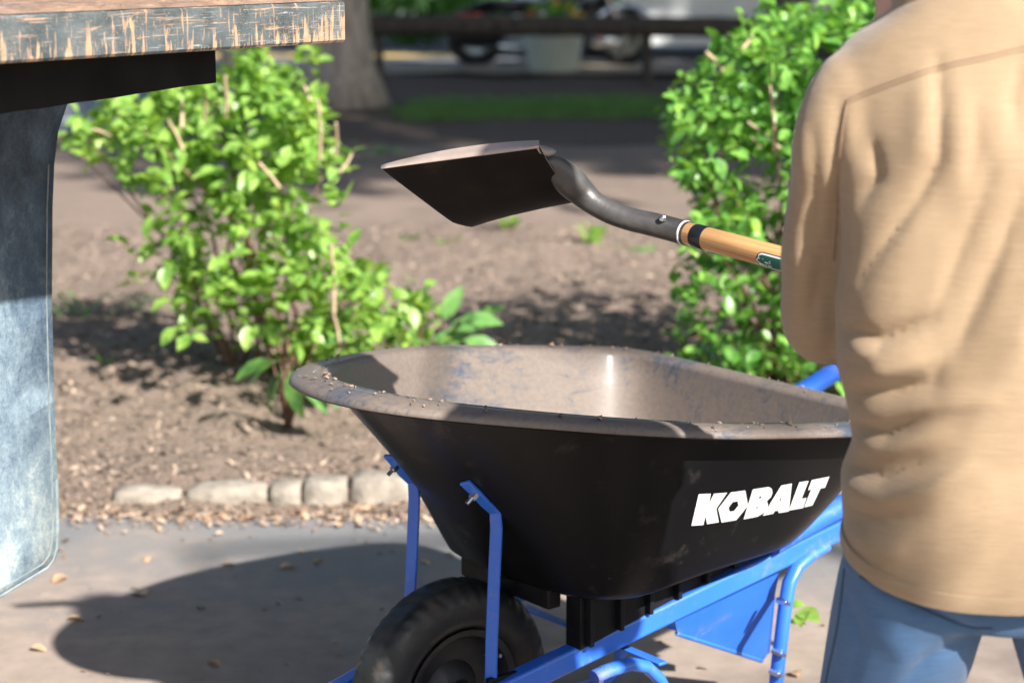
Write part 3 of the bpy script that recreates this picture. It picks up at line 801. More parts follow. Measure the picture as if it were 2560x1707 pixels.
# ------------------------------------------------------------------ motorcycle behind the planter
mY = 20.75
mc = empty('motorcycle', (.35, mY, .06), 'dark motorcycle with red rear and chrome front standing behind the planter', 'motorcycle')
def wheel_parts(root, x, y, z, R, w, rimm, tm, name='wheel', spokes=10, tyre_ratio=.22):
    wh = bpy.data.objects.new(name, None); link(wh, root); wh.location = (x, y, z)
    mb = MB(); rt = R * tyre_ratio
    mb.grid([[((R - rt + rt * math.cos(p)) * math.cos(a), w * .5 * math.sin(p), (R - rt + rt * math.cos(p)) * math.sin(a)) for p in np.linspace(0, 2 * math.pi, 15)[:-1]] for a in np.linspace(0, 2 * math.pi, 41)[:-1]], close_u=True, close_v=True)
    mb.build('tyre', tm, wh)
    mb = MB(); ri = R - 2 * rt
    mb.grid([[((ri + dr) * math.cos(a), yy, (ri + dr) * math.sin(a)) for dr, yy in ((.012, -w * .4), (-.02, -w * .4), (-.03, 0), (-.02, w * .4), (.012, w * .4))] for a in np.linspace(0, 2 * math.pi, 41)[:-1]], close_u=True)
    for k in range(spokes):
        a = k * 2 * math.pi / spokes; c = Vector((math.cos(a), 0, math.sin(a)))
        mb.strip_tube([c * .03 + Vector((0, -w * .25, 0)), c * ri + Vector((0, -w * .3, 0))], R * .09 if spokes < 12 else .012, .015, Vector((0, 1, 0)).cross(c))
    mb.tube([(0, -w * .42, 0), (0, w * .42, 0)], R * .16, 14)
    mb.build('rim', rimm, wh)
    return wh
wheel_parts(mc, -.72, 0, .30, .30, .14, M['chrome'], M['rubber'], spokes=12)
wheel_parts(mc, .80, 0, .29, .29, .11, M['chrome'], M['rubber'], spokes=12)
mb = MB(); mb.box((-.68, -.16, .36), (.42, .18, .30)); mb.build('saddlebag', M['black_plastic'], mc, bevel=.03)
mb = MB(); mb.box((-.90, -.02, .47), (.10, .22, .07)); mb.box((-.78, -.17, .53), (.24, .15, .035)); mb.build('tail_light', M['red'], mc, bevel=.015)
mb = MB(); mb.tube([(-.95, 0, .5), (-.6, 0, .62), (-.2, 0, .60), (.1, 0, .63)], [.05, .10, .12, .08], 12, sx=.7, sy=1.3); mb.build('seat', M['black_plastic'], mc)
mb = MB(); mb.tube([(-.05, 0, .66), (.15, 0, .74), (.38, 0, .73), (.5, 0, .68)], [.06, .13, .12, .04], 14, sy=1.1); mb.build('tank', M['glass'], mc)
mb = MB(); mb.box((.02, 0, .30), (.38, .24, .26)); mb.tube([(.0, 0, .38), (-.10, 0, .58)], .09, 12); mb.tube([(.08, 0, .38), (.2, 0, .58)], .09, 12); mb.build('engine', M['steel_dark'], mc, bevel=.01)
mb = MB(); mb.tube([(.1, -.17, .22), (-.3, -.19, .2), (-.85, -.2, .26)], [.03, .04, .045], 12); mb.build('exhaust', M['chrome'], mc)
for s_ in (-1, 1):
    mb = MB(); mb.tube([(.80, s_ * .09, .29), (.66, s_ * .09, .62), (.56, s_ * .09, .86)], [.028, .025, .02], 10); mb.build('fork', M['steel_dark'], mc)
mb = MB(); mb.tube([(.8 + .33 * math.cos(a), 0, .29 + .33 * math.sin(a)) for a in np.linspace(.5, 2.6, 12)], .05, 8, sx=.4, sy=1.6); mb.build('fender', M['lamp_glass'], mc)
mb = MB(); mb.tube([(.50, -.36, .92), (.48, -.2, .95), (.5, 0, .9), (.48, .2, .95), (.50, .36, .92)], .014, 8); mb.build('handlebar', M['chrome'], mc)
mb = MB(); mb.tube([(.56, 0, .80), (.62, 0, .80), (.70, 0, .80)], [.05, .09, .085], 16); mb.build('headlight', M['lamp_glass'], mc)
mb = MB(); mb.tube([(.50, -.24, .37), (.50, -.30, .37)], .045, 12); mb.build('indicator', M['orange'], mc)
mb = MB(); mb.tube([(.48, -.20, .26), (.62, -.24, .28), (.80, -.20, .25)], [.05, .06, .03], 12); mb.tube([(.78, -.22, .20), (.78, -.27, .20)], .06, 14); mb.build('crash_bar_lamp', M['chrome'], mc)

# ------------------------------------------------------------------ parked car
cY = 21.85
car = empty('parked_car', (1.9, cY + .88, .06), 'silver white car parked side-on beyond the timber fence', 'car')
fx, rx = (1512 - 1280) / 5000 * cY * 1.02 - 1.9, (1512 - 1280) / 5000 * cY * 1.02 - 1.9 + 2.7
x0c, x1c = fx - 1.0, rx + 1.0; RA = .385; hw = .88
def low(x):
    z = .20
    for c in (fx, rx):
        if abs(x - c) < RA: z = max(z, .31 + math.sqrt(RA ** 2 - (x - c) ** 2))
    if x < x0c + .25: z = max(z, .20 + (x0c + .25 - x) * .35)
    return z
def belt(x):
    t = (x - x0c) / (x1c - x0c); return .72 + .25 * min(1, t / .25) - .05 * max(0, (t - .85) / .15)
st = sorted(set(list(np.linspace(x0c, x1c, 70)) + [c + RA * math.cos(a) for c in (fx, rx) for a in np.linspace(0, math.pi, 19)]))
mb = MB()
for s_ in (-1, 1):
    P = []
    for x in st:
        t = (x - x0c) / (x1c - x0c); tp = 1 - .16 * max(0, 1 - t / .09) ** 2 - .12 * max(0, 1 - (1 - t) / .08) ** 2
        zl = low(x); zb = max(belt(x), zl + .02)
        P.append([(x, s_ * hw * tp * k, zl + (zb - zl) * f) for f, k in ((0, .955), (.12, .975), (.35, .995), (.6, 1.0), (.85, .985), (1, .94))])
    mb.grid(P)
top = []
for x in st:
    t = (x - x0c) / (x1c - x0c); tp = 1 - .16 * max(0, 1 - t / .09) ** 2 - .12 * max(0, 1 - (1 - t) / .08) ** 2
    zb = max(belt(x), low(x) + .02); top.append([(x, y * hw * tp * .94, zb + .05 * (1 - y * y)) for y in np.linspace(-1, 1, 9)])
mb.grid(top)
for xe, i in ((x0c, 0), (x1c, -1)):
    P = []
    for y in np.linspace(-1, 1, 9):
        zb = belt(xe); P.append([(xe - (.08 if i == 0 else -.08) * (1 - y * y) * math.sin(f * 3.0), y * hw * .84 * .97, low(xe) + (zb + .05 * (1 - y * y) - low(xe)) * f) for f in (0, .3, .6, 1)])
    mb.grid(P)
mb.build('body', M['car_paint'], car, angle=35)
mb = MB(); P = []
for f, k in ((0, 1.0), (1, .78)):
    pass
gx = [x0c + 1.15, x0c + 1.75, x1c - 1.3, x1c - .55]
ring0 = [(gx[0], -hw * .9, .97), (gx[3], -hw * .9, .95), (gx[3], hw * .9, .95), (gx[0], hw * .9, .97)]
ring1 = [(gx[1], -hw * .72, 1.42), (gx[2], -hw * .72, 1.42), (gx[2], hw * .72, 1.42), (gx[1], hw * .72, 1.42)]
mb.add(ring0 + ring1, [(0, 1, 5, 4), (1, 2, 6, 5), (2, 3, 7, 6), (3, 0, 4, 7)]); mb.build('windows', M['glass'], car, smooth=False)
mb = MB(); mb.grid([[(gx[1] - .05 + (gx[2] - gx[1] + .1) * f, y * hw * .74, 1.42 + .05 * (1 - y * y) + .02) for y in np.linspace(-1, 1, 7)] for f in np.linspace(0, 1, 6)]); mb.build('roof', M['car_paint'], car)
mb = MB(); mb.box(((fx + rx) / 2, -hw * .95, .19), (1.95, .06, .10)); mb.build('sill', M['car_paint'], car, bevel=.02)
mb = MB(); mb.box(((x0c + x1c) / 2, 0, .28), (x1c - x0c - .5, 1.5, .20)); mb.build('underbody', M['car_trim'], car)
for c in (fx, rx):
    for s_ in (-1, 1):
        mb = MB(); mb.grid([[(c + r_ * math.cos(a), s_ * (hw - d_), .31 + r_ * math.sin(a)) for r_, d_ in ((RA, .03), (RA - .03, .015), (RA - .045, .06), (RA - .05, .3))] for a in np.linspace(-.25, math.pi + .25, 24)]); mb.build('wheel_arch', M['car_trim'], car)
        wheel_parts(car, c, s_ * (hw - .13), .31, .31, .2, M['steel_dark'], M['rubber'], spokes=5)
mb = MB(); mb.tube([(x0c + .12, -hw * .86, .62), (x0c + .3, -hw * .93, .66), (x0c + .5, -hw * .955, .68)], [.05, .08, .03], 12, sy=.4); mb.build('headlight', M['lamp_glass'], car)
mb = MB(); mb.tube([(x0c + .02, -hw * .78, .34), (x0c + .22, -hw * .88, .36)], [.09, .07], 12); mb.build('bumper_grille', M['car_trim'], car)
# dark shrubs on the far side of the street
for (x, y, w, h_, n, s, lab) in ((-1.25, 24.6, .9, .95, 1500, 21, 'dark green round shrub across the street left of the car'), (-2.9, 24.9, 1.1, 1.1, 1500, 22, 'dark green shrub across the street behind the tree trunk'), (.1, 26.5, 1.2, 1.2, 1500, 23, 'dark shrub across the street behind the car bonnet')):
    rg = np.random.default_rng(s); root = empty('dark_shrub', (x, y, .06), lab, 'shrub')
    v = rg.normal(0, 1, (n, 3)); v /= np.linalg.norm(v, axis=1, keepdims=True); v *= rg.uniform(.5, 1, (n, 1)) ** .5
    C = v * np.array([w, w * .7, h_ * .55]) + np.array([0, 0, h_ * .55]); quads_obj('foliage', C, rg.uniform(.04, .09, n), M['leaf_b'], None, None, parent=root, flat=.9, seed=s, thick=.2)
    mb = MB(); mb.tube([(0, 0, 0), (.02, 0, .4)], [.04, .02], 8); mb.build('stem', M['twig'], root)
# ------------------------------------------------------------------ truck bed with mud flap
TE = Vector((.65, .76, 0)).normalized(); TI = Vector((-TE.y, TE.x, 0)); TO = Vector((-.255, 3.085, 1.402))
truck = empty('dump_truck', TO, 'scratched steel truck bed corner at upper left with dusty hanging mud flap', 'truck', rz=math.atan2(TE.y, TE.x))
def t_local(px, py, s):
    r = ray(px, py); o = Vector((0, 0, H)); k = ((TO + TI * s - o).dot(TI)) / r.dot(TI); p = o + r * k - TO
    return p.dot(TE), p.z
mb = MB(); nx = 90
P = []
for x in np.linspace(-2.3, 0, nx):
    w = .0012 * math.sin(x * 40) + .0016 * fbm(x, 0, 12)
    P.append([(x, .004 + w, 0), (x, w, -.004), (x, w * .4, -.02), (x, w * .3, -.045), (x, .0, -.058), (x, .004, -.062)])
mb.grid(P)
mb.add([(0, .004, 0), (0, 0, -.004), (0, 0, -.058), (0, .004, -.062), (0, 2.6, -.062), (0, 2.6, 0)], [(0, 1, 2, 3, 4, 5)])
mb.add([(-2.3, .004, -.062), (0, .004, -.062), (0, 2.6, -.062), (-2.3, 2.6, -.062)], [(0, 1, 2, 3)])
mb.build('bed_edge', M['bed_face'], truck, angle=30)
mb = MB(); P = []
for x in np.linspace(-2.3, -.001, 240):
    P.append([(x, .003 + y, .001 + .004 * min(1, y / .03) + (.006 * fbm(x, y, 14, 4) + .003 * fbm(x, y, 60, 2)) * min(1, y / .01)) for y in list(np.linspace(0, .14, 22)) + [.2, .35, .6, 1.0, 1.6, 2.6]])
mb.grid(P).build('bed_floor', M['bed_top'], truck, angle=180)
mb = MB(); P = []
for x in np.linspace(-2.3, -.165, 60):
    zb = -.118 + (x + .16) * .052 + .0015 * fbm(x, 1, 20)
    P.append([(x, .11, -.0625), (x, .11, zb), (x, .122, zb - .002), (x, .122, -.0625)])
mb.grid(P); mb.add([P[-1][0], P[-1][1], P[-1][2], P[-1][3]], [(0, 1, 2, 3)])
mb.build('cross_beam', M['beam'], truck, angle=30)
mb = MB(); mb.box((-1.3, 1.6, -.16), (.09, 2.2, .18)); mb.build('chassis_rail', M['beam'], truck, bevel=.006)
mb = MB(); mb.box((-.50, .545, -.10), (.8, .03, .075)); mb.build('flap_bracket', M['beam'], truck, bevel=.003)
fl_px = [(176, 250), (171, 268), (150, 330), (140, 410), (136, 520), (136, 750), (145, 1000), (156, 1200), (161, 1320), (160, 1372), (152, 1403), (136, 1424), (0, 1503)]
S_F = .59
out = [t_local(x, y, S_F) for x, y in fl_px]
out = [(out[0][0] + .003, -.10)] + out + [(-.40, -1.0), (-.62, -1.0), (-.78, -.965), (-.80, -.9), (-.80, -.10)]
mb = MB()
# front and back skins as triangulated outline with thickness, gently bowed
def bow(x, z): return .010 * math.sin((x + .2) * 4.5) + .02 * (z + .1) * (z + .1)
xsF = np.linspace(-.80, 0, 26)
front = [(x, S_F + bow(x, z), z) for x, z in out]
n_ = len(front)
tri = tessellate_polygon([[Vector((x, z, 0)) for x, z in out]])
bm = bmesh.new()
vf = [bm.verts.new(Vector((x, 0, z))) for x, z in out]
for t in tri:
    try: bm.faces.new([vf[i] for i in t])
    except Exception: pass
for k in range(22):
    z = -.15 - k * .039
    bmesh.ops.bisect_plane(bm, geom=bm.verts[:] + bm.edges[:] + bm.faces[:], plane_co=(0, 0, z), plane_no=(0, 0, 1))
for k in range(14):
    bmesh.ops.bisect_plane(bm, geom=bm.verts[:] + bm.edges[:] + bm.faces[:], plane_co=(-.25 - k * .04, 0, 0), plane_no=(1, 0, 0))
for v in bm.verts: v.co.y = S_F + bow(v.co.x, v.co.z)
bmesh.ops.recalc_face_normals(bm, faces=bm.faces)
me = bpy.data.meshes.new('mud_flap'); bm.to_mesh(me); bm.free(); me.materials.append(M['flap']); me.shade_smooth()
flap = link(bpy.data.objects.new('mud_flap', me), truck)
sm = flap.modifiers.new('thick', 'SOLIDIFY'); sm.thickness = .009; sm.offset = -1 if me.polygons[0].normal.y < 0 else 1
rib = []
for (x, z) in out[4:14]:
    rib.append(Vector((x - .012, S_F + bow(x, z) - .0005, z + (.010 if z < -.92 else 0))))
mb = MB(); mb.tube(rib, .0016, 6); mb.build('edge_rib', M['flap_rib'], flap)
rib2 = [Vector((x - .001, S_F + bow(x, z) + .003, z)) for (x, z) in out[8:16]]
mb = MB(); mb.tube(rib2, .0045, 8); mb.build('edge_bead', M['flap_rib'], flap)
wt = bpy.data.objects.new('wheel', None); link(wt, truck); wt.location = (-.62, S_F + .72, -.90); wt.rotation_euler = (0, 0, math.pi / 2)
mb = MB(); R_ = .50
mb.grid([[((R_ - .09 + .09 * math.cos(p)) * math.cos(a), .15 * math.sin(p), (R_ - .09 + .09 * math.cos(p)) * math.sin(a)) for p in np.linspace(0, 2 * math.pi, 17)[:-1]] for a in np.linspace(0, 2 * math.pi, 49)[:-1]], close_u=True, close_v=True); mb.build('tyre', M['rubber'], wt)
mb = MB(); mb.tube([(0, -.1, 0), (0, .1, 0)], .32, 32); mb.build('rim', M['steel_dark'], wt)

# ------------------------------------------------------------------ wheelbarrow
A = math.radians(38.96); BO = Vector((-.109, 3.32, 0)); BH = Vector((math.cos(A), math.sin(A), 0)); BN = Vector((math.sin(A), -math.cos(A), 0))
# local axes: x = u (towards the handles), y = -w (away from the camera), z up
wb = empty('wheelbarrow', BO, 'black poly wheelbarrow with bright blue steel frame and white lettering, parked beside the person', 'wheelbarrow', rz=A)
def L(u, w, z): return Vector((u, -w, z))
def rimz(u): return .645 + .1422 * (.7536 - u)
half_rim = [(-.207, 0), (-.201, .048), (-.178, .108), (-.120, .178), (-.015, .258), (.125, .332), (.27, .378), (.44, .392), (.60, .390), (.69, .383), (.735, .350), (.752, .29), (.7536, .15), (.7536, 0)]
half_flo = [(.10, 0), (.103, .03), (.110, .065), (.118, .115), (.135, .165), (.175, .212), (.25, .243), (.38, .256), (.50, .255), (.575, .245), (.615, .22), (.64, .17), (.65, .09), (.652, 0)]
def catmull(pts, n=6):
    o = []; m_ = len(pts)
    for i in range(m_):
        p0, p1, p2, p3 = (Vector(pts[(i + k) % m_]) for k in (-1, 0, 1, 2))
        for j in range(n):
            t = j / n
            o.append(.5 * ((2 * p1) + (p2 - p0) * t + (2 * p0 - 5 * p1 + 4 * p2 - p3) * t * t + (3 * p1 - p0 - 3 * p2 + p3) * t ** 3))
    return o
def loop(half):
    full = [(u, w) for u, w in half] + [(u, -w) for u, w in half[-2:0:-1]]
    return catmull(full, 5)
RIM = loop(half_rim); FLO = loop(half_flo); NP = len(RIM)
def outn(P):
    o = []
    for i in range(NP):
        t = P[(i + 1) % NP] - P[i - 1]; nrm = Vector((t.y, -t.x)).normalized()
        o.append(nrm)
    return o
cen = Vector((.3, 0)); RN = outn(RIM)
if (RIM[NP // 4] - cen).dot(RN[NP // 4]) < 0: RN = [-x for x in RN]
WALL = [(0, 0), (.03, .05), (.12, .17), (.25, .32), (.40, .48), (.55, .63), (.68, .75), (.78, .84), (.86, .905), (.92, .95), (.96, .978), (1.0, .993), (1.05, 1.0)]
def wall_ring(s, zf, off=0.0):
    o = []
    for i in range(NP):
        fr = max(0, min(1, (.14 - RIM[i].x) / .28)); s2 = min(s, 1.0) + .11 * fr * math.sin(math.pi * min(s, 1.0))
        p = RIM[i].lerp(FLO[i], s2); p = p.copy()
        if s > 1: p = p.lerp(cen, (s - 1) * 2)
        p = p + RN[i] * off
        zr = rimz(RIM[i].x); zf_ = .406 - .022 * math.exp(-((FLO[i].x - .19) / .13) ** 2)
        o.append(L(p.x, p.y, zr + (zf_ - zr) * zf))
    return o
def fl_ring(d, dz):
    o = []
    for i in range(NP):
        k = 1 + .25 * max(0, min(1, (.0 - RIM[i].x) / .25))     # flange is wider at the front lip
        p = RIM[i] + RN[i] * d * k
        o.append(L(p.x, p.y, rimz(RIM[i].x) + dz))
    return o
inner = [fl_ring(.0525, -.016), fl_ring(.051, -.010), fl_ring(.047, -.005), fl_ring(.038, -.001), fl_ring(.024, .0015), fl_ring(.011, .001), fl_ring(.004, -.002)] + [wall_ring(s, z) for s, z in WALL]
outer = [fl_ring(.0525, -.016), fl_ring(.050, -.0185), fl_ring(.046, -.011), fl_ring(.036, -.007), fl_ring(.012, -.007)] + [wall_ring(s + .01, z + .012, .0045) for s, z in WALL]
mb = MB()
mb.grid([[r[i] for r in inner] for i in range(NP)], m=0, close_u=True)
mb.add(inner[-1], [tuple(range(NP))], 0)
mb.grid([[r[i] for r in outer] for i in range(NP)], m=1, close_u=True)
mb.add(outer[-1], [tuple(range(NP))], 1)
me = bpy.data.meshes.new('tray'); me.from_pydata([tuple(v) for v in mb.v], [], mb.f)
me.materials.append(M['tray_in']); me.materials.append(M['tray_out']); me.polygons.foreach_set('material_index', mb.m)
bm = bmesh.new(); bm.from_mesh(me); bmesh.ops.remove_doubles(bm, verts=bm.verts, dist=1e-5); bmesh.ops.recalc_face_normals(bm, faces=bm.faces); bm.to_mesh(me)
bvh = BVHTree.FromBMesh(bm); bm.free()
me.shade_smooth()
tray = link(bpy.data.objects.new('tray', me), wb)
LET = {'K':[[(0.273,0.522),(0.266,0.584),(0.291,0.581),(0.294,0.563),(0.298,0.58),(0.327,0.577),(0.315,0.548),(0.333,0.518),(0.307,0.519),(0.296,0.537),(0.299,0.519)]],'O':[[(0.335,0.576),(0.368,0.574),(0.389,0.54),(0.374,0.514),(0.34,0.516),(0.319,0.547)],[(0.348,0.555),(0.359,0.554),(0.365,0.545),(0.359,0.535),(0.349,0.536),(0.343,0.545)]],'B':[[(0.385,0.573),(0.421,0.571),(0.428,0.568),(0.433,0.564),(0.438,0.556),(0.438,0.548),(0.432,0.541),(0.438,0.534),(0.442,0.524),(0.441,0.519),(0.435,0.515),(0.425,0.511),(0.392,0.512)],[(0.408,0.554),(0.413,0.555),(0.414,0.551),(0.409,0.55)],[(0.412,0.533),(0.416,0.533),(0.416,0.53),(0.412,0.528)]],'A':[[(0.453,0.568),(0.479,0.567),(0.505,0.505),(0.479,0.507),(0.474,0.513),(0.465,0.514),(0.464,0.509),(0.438,0.51)],[(0.465,0.547),(0.469,0.535),(0.465,0.534)]],'L':[[(0.498,0.566),(0.522,0.564),(0.525,0.527),(0.538,0.526),(0.543,0.504),(0.504,0.507)]],'T':[[(0.53,0.564),(0.576,0.562),(0.578,0.539),(0.566,0.54),(0.567,0.504),(0.545,0.505),(0.54,0.543),(0.532,0.543)]]}
for side in (1, -1):
    for ch in ('K', 'O', 'B', 'A', 'L', 'T'):
        loops = LET[ch]
        um = .43
        lp = [[Vector(((u if side == 1 else 2 * um - u), z, 0)) for u, z in l] for l in loops]
        tri = tessellate_polygon(lp); flat = [p for l in lp for p in l]
        bm = bmesh.new(); vs = []
        for p in flat:
            loc, nr, idx, dist = bvh.ray_cast(L(p.x, side * 1.0, p.y), Vector((0, side, 0)))
            vs.append(bm.verts.new(loc + Vector((0, -side * .0018, 0)) if loc else L(p.x, side * .35, p.y)))
        for t in tri:
            try: bm.faces.new([vs[i] for i in t])
            except Exception: pass
        bmesh.ops.recalc_face_normals(bm, faces=bm.faces)
        m2 = bpy.data.meshes.new('letter_' + ch.lower()); bm.to_mesh(m2); bm.free(); m2.materials.append(M['decal'])
        link(bpy.data.objects.new('letter', m2), tray)

def rail_pt(u, s=1, dw=0, dz=0):
    w = .146 + .084 * (u - .05); z = .258 + .2 * (u - .05)
    return L(u, s * (w - .017 + dw), z - .018 + dz)
for s in (1, -1):
    mb = MB(); mb.strip_tube([rail_pt(u, s) for u in (-.25, 0, .3, .6, .80)], .034, .040, (0, 1, 0)); mb.build('frame_rail', M['blue'], wb, bevel=.005, seg=3)
    mb = MB(); mb.tube([L(.60, s * .196, .394), L(.72, s * .203, .424), L(.95, s * .222, .478), L(1.262, s * .25, .550)], .0215, 18); mb.build('handle', M['blue'], wb)
    mb = MB(); mb.tube([L(1.255, s * .2495, .5485), L(1.27, s * .251, .552), L(1.36, s * .259, .573), L(1.42, s * .264, .587)], [.022, .0235, .0235, .020], 16)
    g = mb.build('grip', M['black_plastic'], wb)
    # front tray brace: flat bar up from the rail, bent back against the tray front
    path = [L(-.004, s * .120, .225), L(.0, s * .118, .32), L(.006, s * .117, .42), L(.012, s * .117, .52), L(.010, s * .117, .548), L(-.008, s * .1165, .566), L(-.045, s * .113, .588), L(-.085, s * .108, .61)]
    for q in path:
        if q.z > .555:
            loc, nr, i_, d_ = bvh.ray_cast(Vector((-.6, q.y, q.z)), Vector((1, 0, 0)))
            if loc is not None: q.x = loc.x - .0045
    print('brace', [tuple(round(c, 3) for c in q) for q in path])
    mb = MB(); mb.strip_tube(path, .023, .006, (1, 0, .0)) if False else mb.strip_tube(path, .022, .007, (.45, -.9 * 1, 0))
    mb.build('tray_brace', M['blue'], wb, bevel=.002)
    mb = MB(); bq = path[6]; bd = Vector((-.8, 0, -.6)); mb.tube([bq, bq + bd * .012], .0075, 6); mb.tube([bq + bd * .010, bq + bd * .024], .004, 8); mb.build('bolt', M['bolt'], wb)
    # rear leg, front strut, foot
    path = [L(.745, s * .198, .362), L(.70, s * .199, .352), L(.665, s * .201, .338), L(.642, s * .203, .312), L(.630, s * .206, .27), L(.612, s * .21, .17), L(.595, s * .213, .05), L(.585, s * .214, .025), L(.56, s * .215, .011), L(.40, s * .215, .011), L(.375, s * .214, .03), L(.36, s * .212, .08), L(.335, s * .208, .16), L(.312, s * .203, .205), L(.285, s * .199, .232), L(.25, s * .196, .245), L(.20, s * .192, .243), L(.17, s * .19, .238)]
    mb = MB(); mb.tube(catmull_open(path, 3) if 'catmull_open' in globals() else path, .0115, 12, sx=1.0, sy=1.25); mb.build('leg', M['blue'], wb)
    gp = [(.38, .165, .30), (.66, .165, .345), (.652, .155, .27), (.742, .06, .110), (.725, .06, .096), (.40, .155, .255)]
    mb = MB(); g3 = [L(u, s * w, z) for u, w, z in gp]; gn = (g3[1] - g3[0]).cross(g3[4] - g3[0]).normalized() * .0025
    mb.add([p + gn for p in g3] + [p - gn for p in g3], [tuple(range(6)), tuple(range(6, 12))] + [(i, (i + 1) % 6, (i + 1) % 6 + 6, i + 6) for i in range(6)])
    mb.tube([g3[5], g3[5].lerp(g3[4], .5), g3[4]], .0048, 8); mb.tube([g3[3], g3[2]], .004, 8)
    c_ = (g3[0] + g3[1] + g3[3] + g3[4] + g3[5]) / 5
    mb.build('gusset', M['blue'], wb, bevel=.001)
    for (u, z) in ((.612, .285), (.604, .187), (.598, .148)):
        mb = MB(); mb.tube([L(u, s * .203, z), L(u, s * .226, z)], .0062, 6); mb.tube([L(u - .001, s * .222, z), L(u - .001, s * .234, z)], .0042, 8); mb.build('bolt', M['bolt'], wb)
    mb = MB(); mb.tube([L(.185, s * .19, .252), L(.185, s * .19, .222)], .005, 6); mb.build('bolt', M['bolt'], wb)
    # black ribbed riser between rail and tray floor
    mb = MB(); mb.add([L(.16, s * .165, .281), L(.62, s * .165, .373), L(.62, s * .165, .400), L(.16, s * .165, .400), L(.16, s * .125, .281), L(.62, s * .125, .373), L(.62, s * .125, .400), L(.16, s * .125, .400)], [(0, 1, 2, 3), (4, 5, 6, 7), (0, 1, 5, 4), (2, 3, 7, 6), (0, 3, 7, 4), (1, 2, 6, 5)])
    for i in range(7):
        u = .175 + i * .07; zz = .279 + .2 * (u - .13)
        mb.box(L(u, s * .172, (zz + .402) / 2), (.009, .016, .402 - zz))
    mb.build('tray_riser', M['black_plastic'], wb, bevel=.0015)
    mb = MB(); mb.box(L(.02, s * .125, .225), (.07, .012, .07)); mb.build('axle_bracket', M['black_plastic'], wb, bevel=.002)
mb = MB(); mb.box(L(.135, 0, .378), (.03, .25, .052)); mb.build('cross_block', M['black_plastic'], wb, bevel=.004)
mb = MB(); mb.strip_tube([L(.33, -.195, .225), L(.33, .195, .225)], .02, .006, (1, 0, 0)); mb.build('cross_brace', M['blue'], wb, bevel=.002)
mb = MB(); mb.strip_tube([L(-.20, -.115, .196), L(-.25, -.10, .186), L(-.275, -.05, .182), L(-.28, 0, .181), L(-.275, .05, .182), L(-.25, .10, .186), L(-.20, .115, .196)], .028, .006, (0, 0, 1)); mb.build('nose_guard', M['blue'], wb, bevel=.002)
# wheel
wh = bpy.data.objects.new('wheel', None); link(wh, wb); wh.location = (0, 0, .2)
R_ = .2; mb = MB(); NA = 180
prof = []
for p in np.linspace(0, 2 * math.pi, 33)[:-1]:
    c_, s_ = math.cos(p), math.sin(p)
    prof.append((R_ - .046 + .046 * math.copysign(abs(c_) ** .85, c_), .047 * math.copysign(abs(s_) ** .8, s_)))
G = []
for i in range(NA):
    a = i * 2 * math.pi / NA; row = []
    for (r_, y) in prof:
        d = 0
        if r_ > R_ - .035:
            ph = a * 44 + y * 110 * (1 if y > 0 else -1)
            d = -.004 * (1 if math.sin(ph) > .80 else 0) * min(1, (r_ - R_ + .035) / .006)
            if abs(abs(y) - .013) < .003 or abs(y) < .0015: d = min(d, -.0035)
        row.append(((r_ + d) * math.cos(a), y, (r_ + d) * math.sin(a)))
    G.append(row)
mb.grid(G, close_u=True, close_v=True); mb.build('tyre', M['rubber'], wh, angle=50)
mb = MB(); rp = [(.112, -.034), (.118, -.040), (.106, -.036), (.098, -.022), (.094, 0), (.098, .022), (.106, .036), (.118, .040), (.112, .034)]
mb.grid([[(r_ * math.cos(a), y, r_ * math.sin(a)) for r_, y in rp] for a in np.linspace(0, 2 * math.pi, 61)[:-1]], close_u=True)
dp = [(.100, -.018), (.085, -.006), (.055, -.004), (.04, -.022), (.026, -.028), (.020, -.045), (.0, -.045)]
for sg in (1, -1): mb.grid([[(r_ * math.cos(a), y * sg, r_ * math.sin(a)) for r_, y in dp] for a in np.linspace(0, 2 * math.pi, 49)[:-1]], close_u=True)
mb.build('rim', M['black_metal'], wh)
mb = MB(); mb.tube([(0, -.125, 0), (0, .125, 0)], .008, 12); mb.build('axle', M['bolt'], wh)
mb = MB(); mb.tube([(.072, -.010, .05), (.078, -.045, .056)], .0035, 8); mb.build('valve', M['bolt'], wh)

# soil crumbs left in the tray and on its rim
C = []; S = []
rg = np.random.default_rng(2)
bvh_t = bvh
HPT = atZ(1312, 1044, .475) - BO; HU, HW = HPT.dot(BH), HPT.dot(BN); print('heap', HU, HW)
for i in range(2050):
    if i < 900: u = rg.normal(HU, .06); w = rg.normal(HW, .035)
    elif i < 1500: u = rg.uniform(.0, .66); w = rg.uniform(-.24, .24)
    else: u = None
    if u is None:
        k = int(rg.integers(0, NP)); p = RIM[k] + RN[k] * rg.uniform(-.0, .048)
        if p.y < 0 and rg.random() < .5: continue
        u, w = p.x, p.y
        if rg.random() < .45: continue
    loc, nr, idx, dd = bvh.ray_cast(L(u, w, 1.2), Vector((0, 0, -1)))
    if loc is None: continue
    h_ = .0
    if i < 900: h_ = max(0, .08 * (1 - ((u - HU) / .12) ** 2 - ((w - HW) / .08) ** 2)) * rg.random()
    C.append((BO + BH * u + BN * w + Vector((0, 0, loc.z + .002 + h_)))[:]); S.append((rg.gamma(2, .003) if i < 900 else rg.gamma(2, .0012)))
quads_obj('soil_crumbs', np.array(C), np.clip(np.array(S), .001, .014), [M['chip_dark'], M['crumb'], M['chip_mid']], 'crumbs of brown mulch left inside the wheelbarrow tray and on its rim', 'soil', matidx=[.3, .4, .3], seed=12, thick=.8)
hp = []
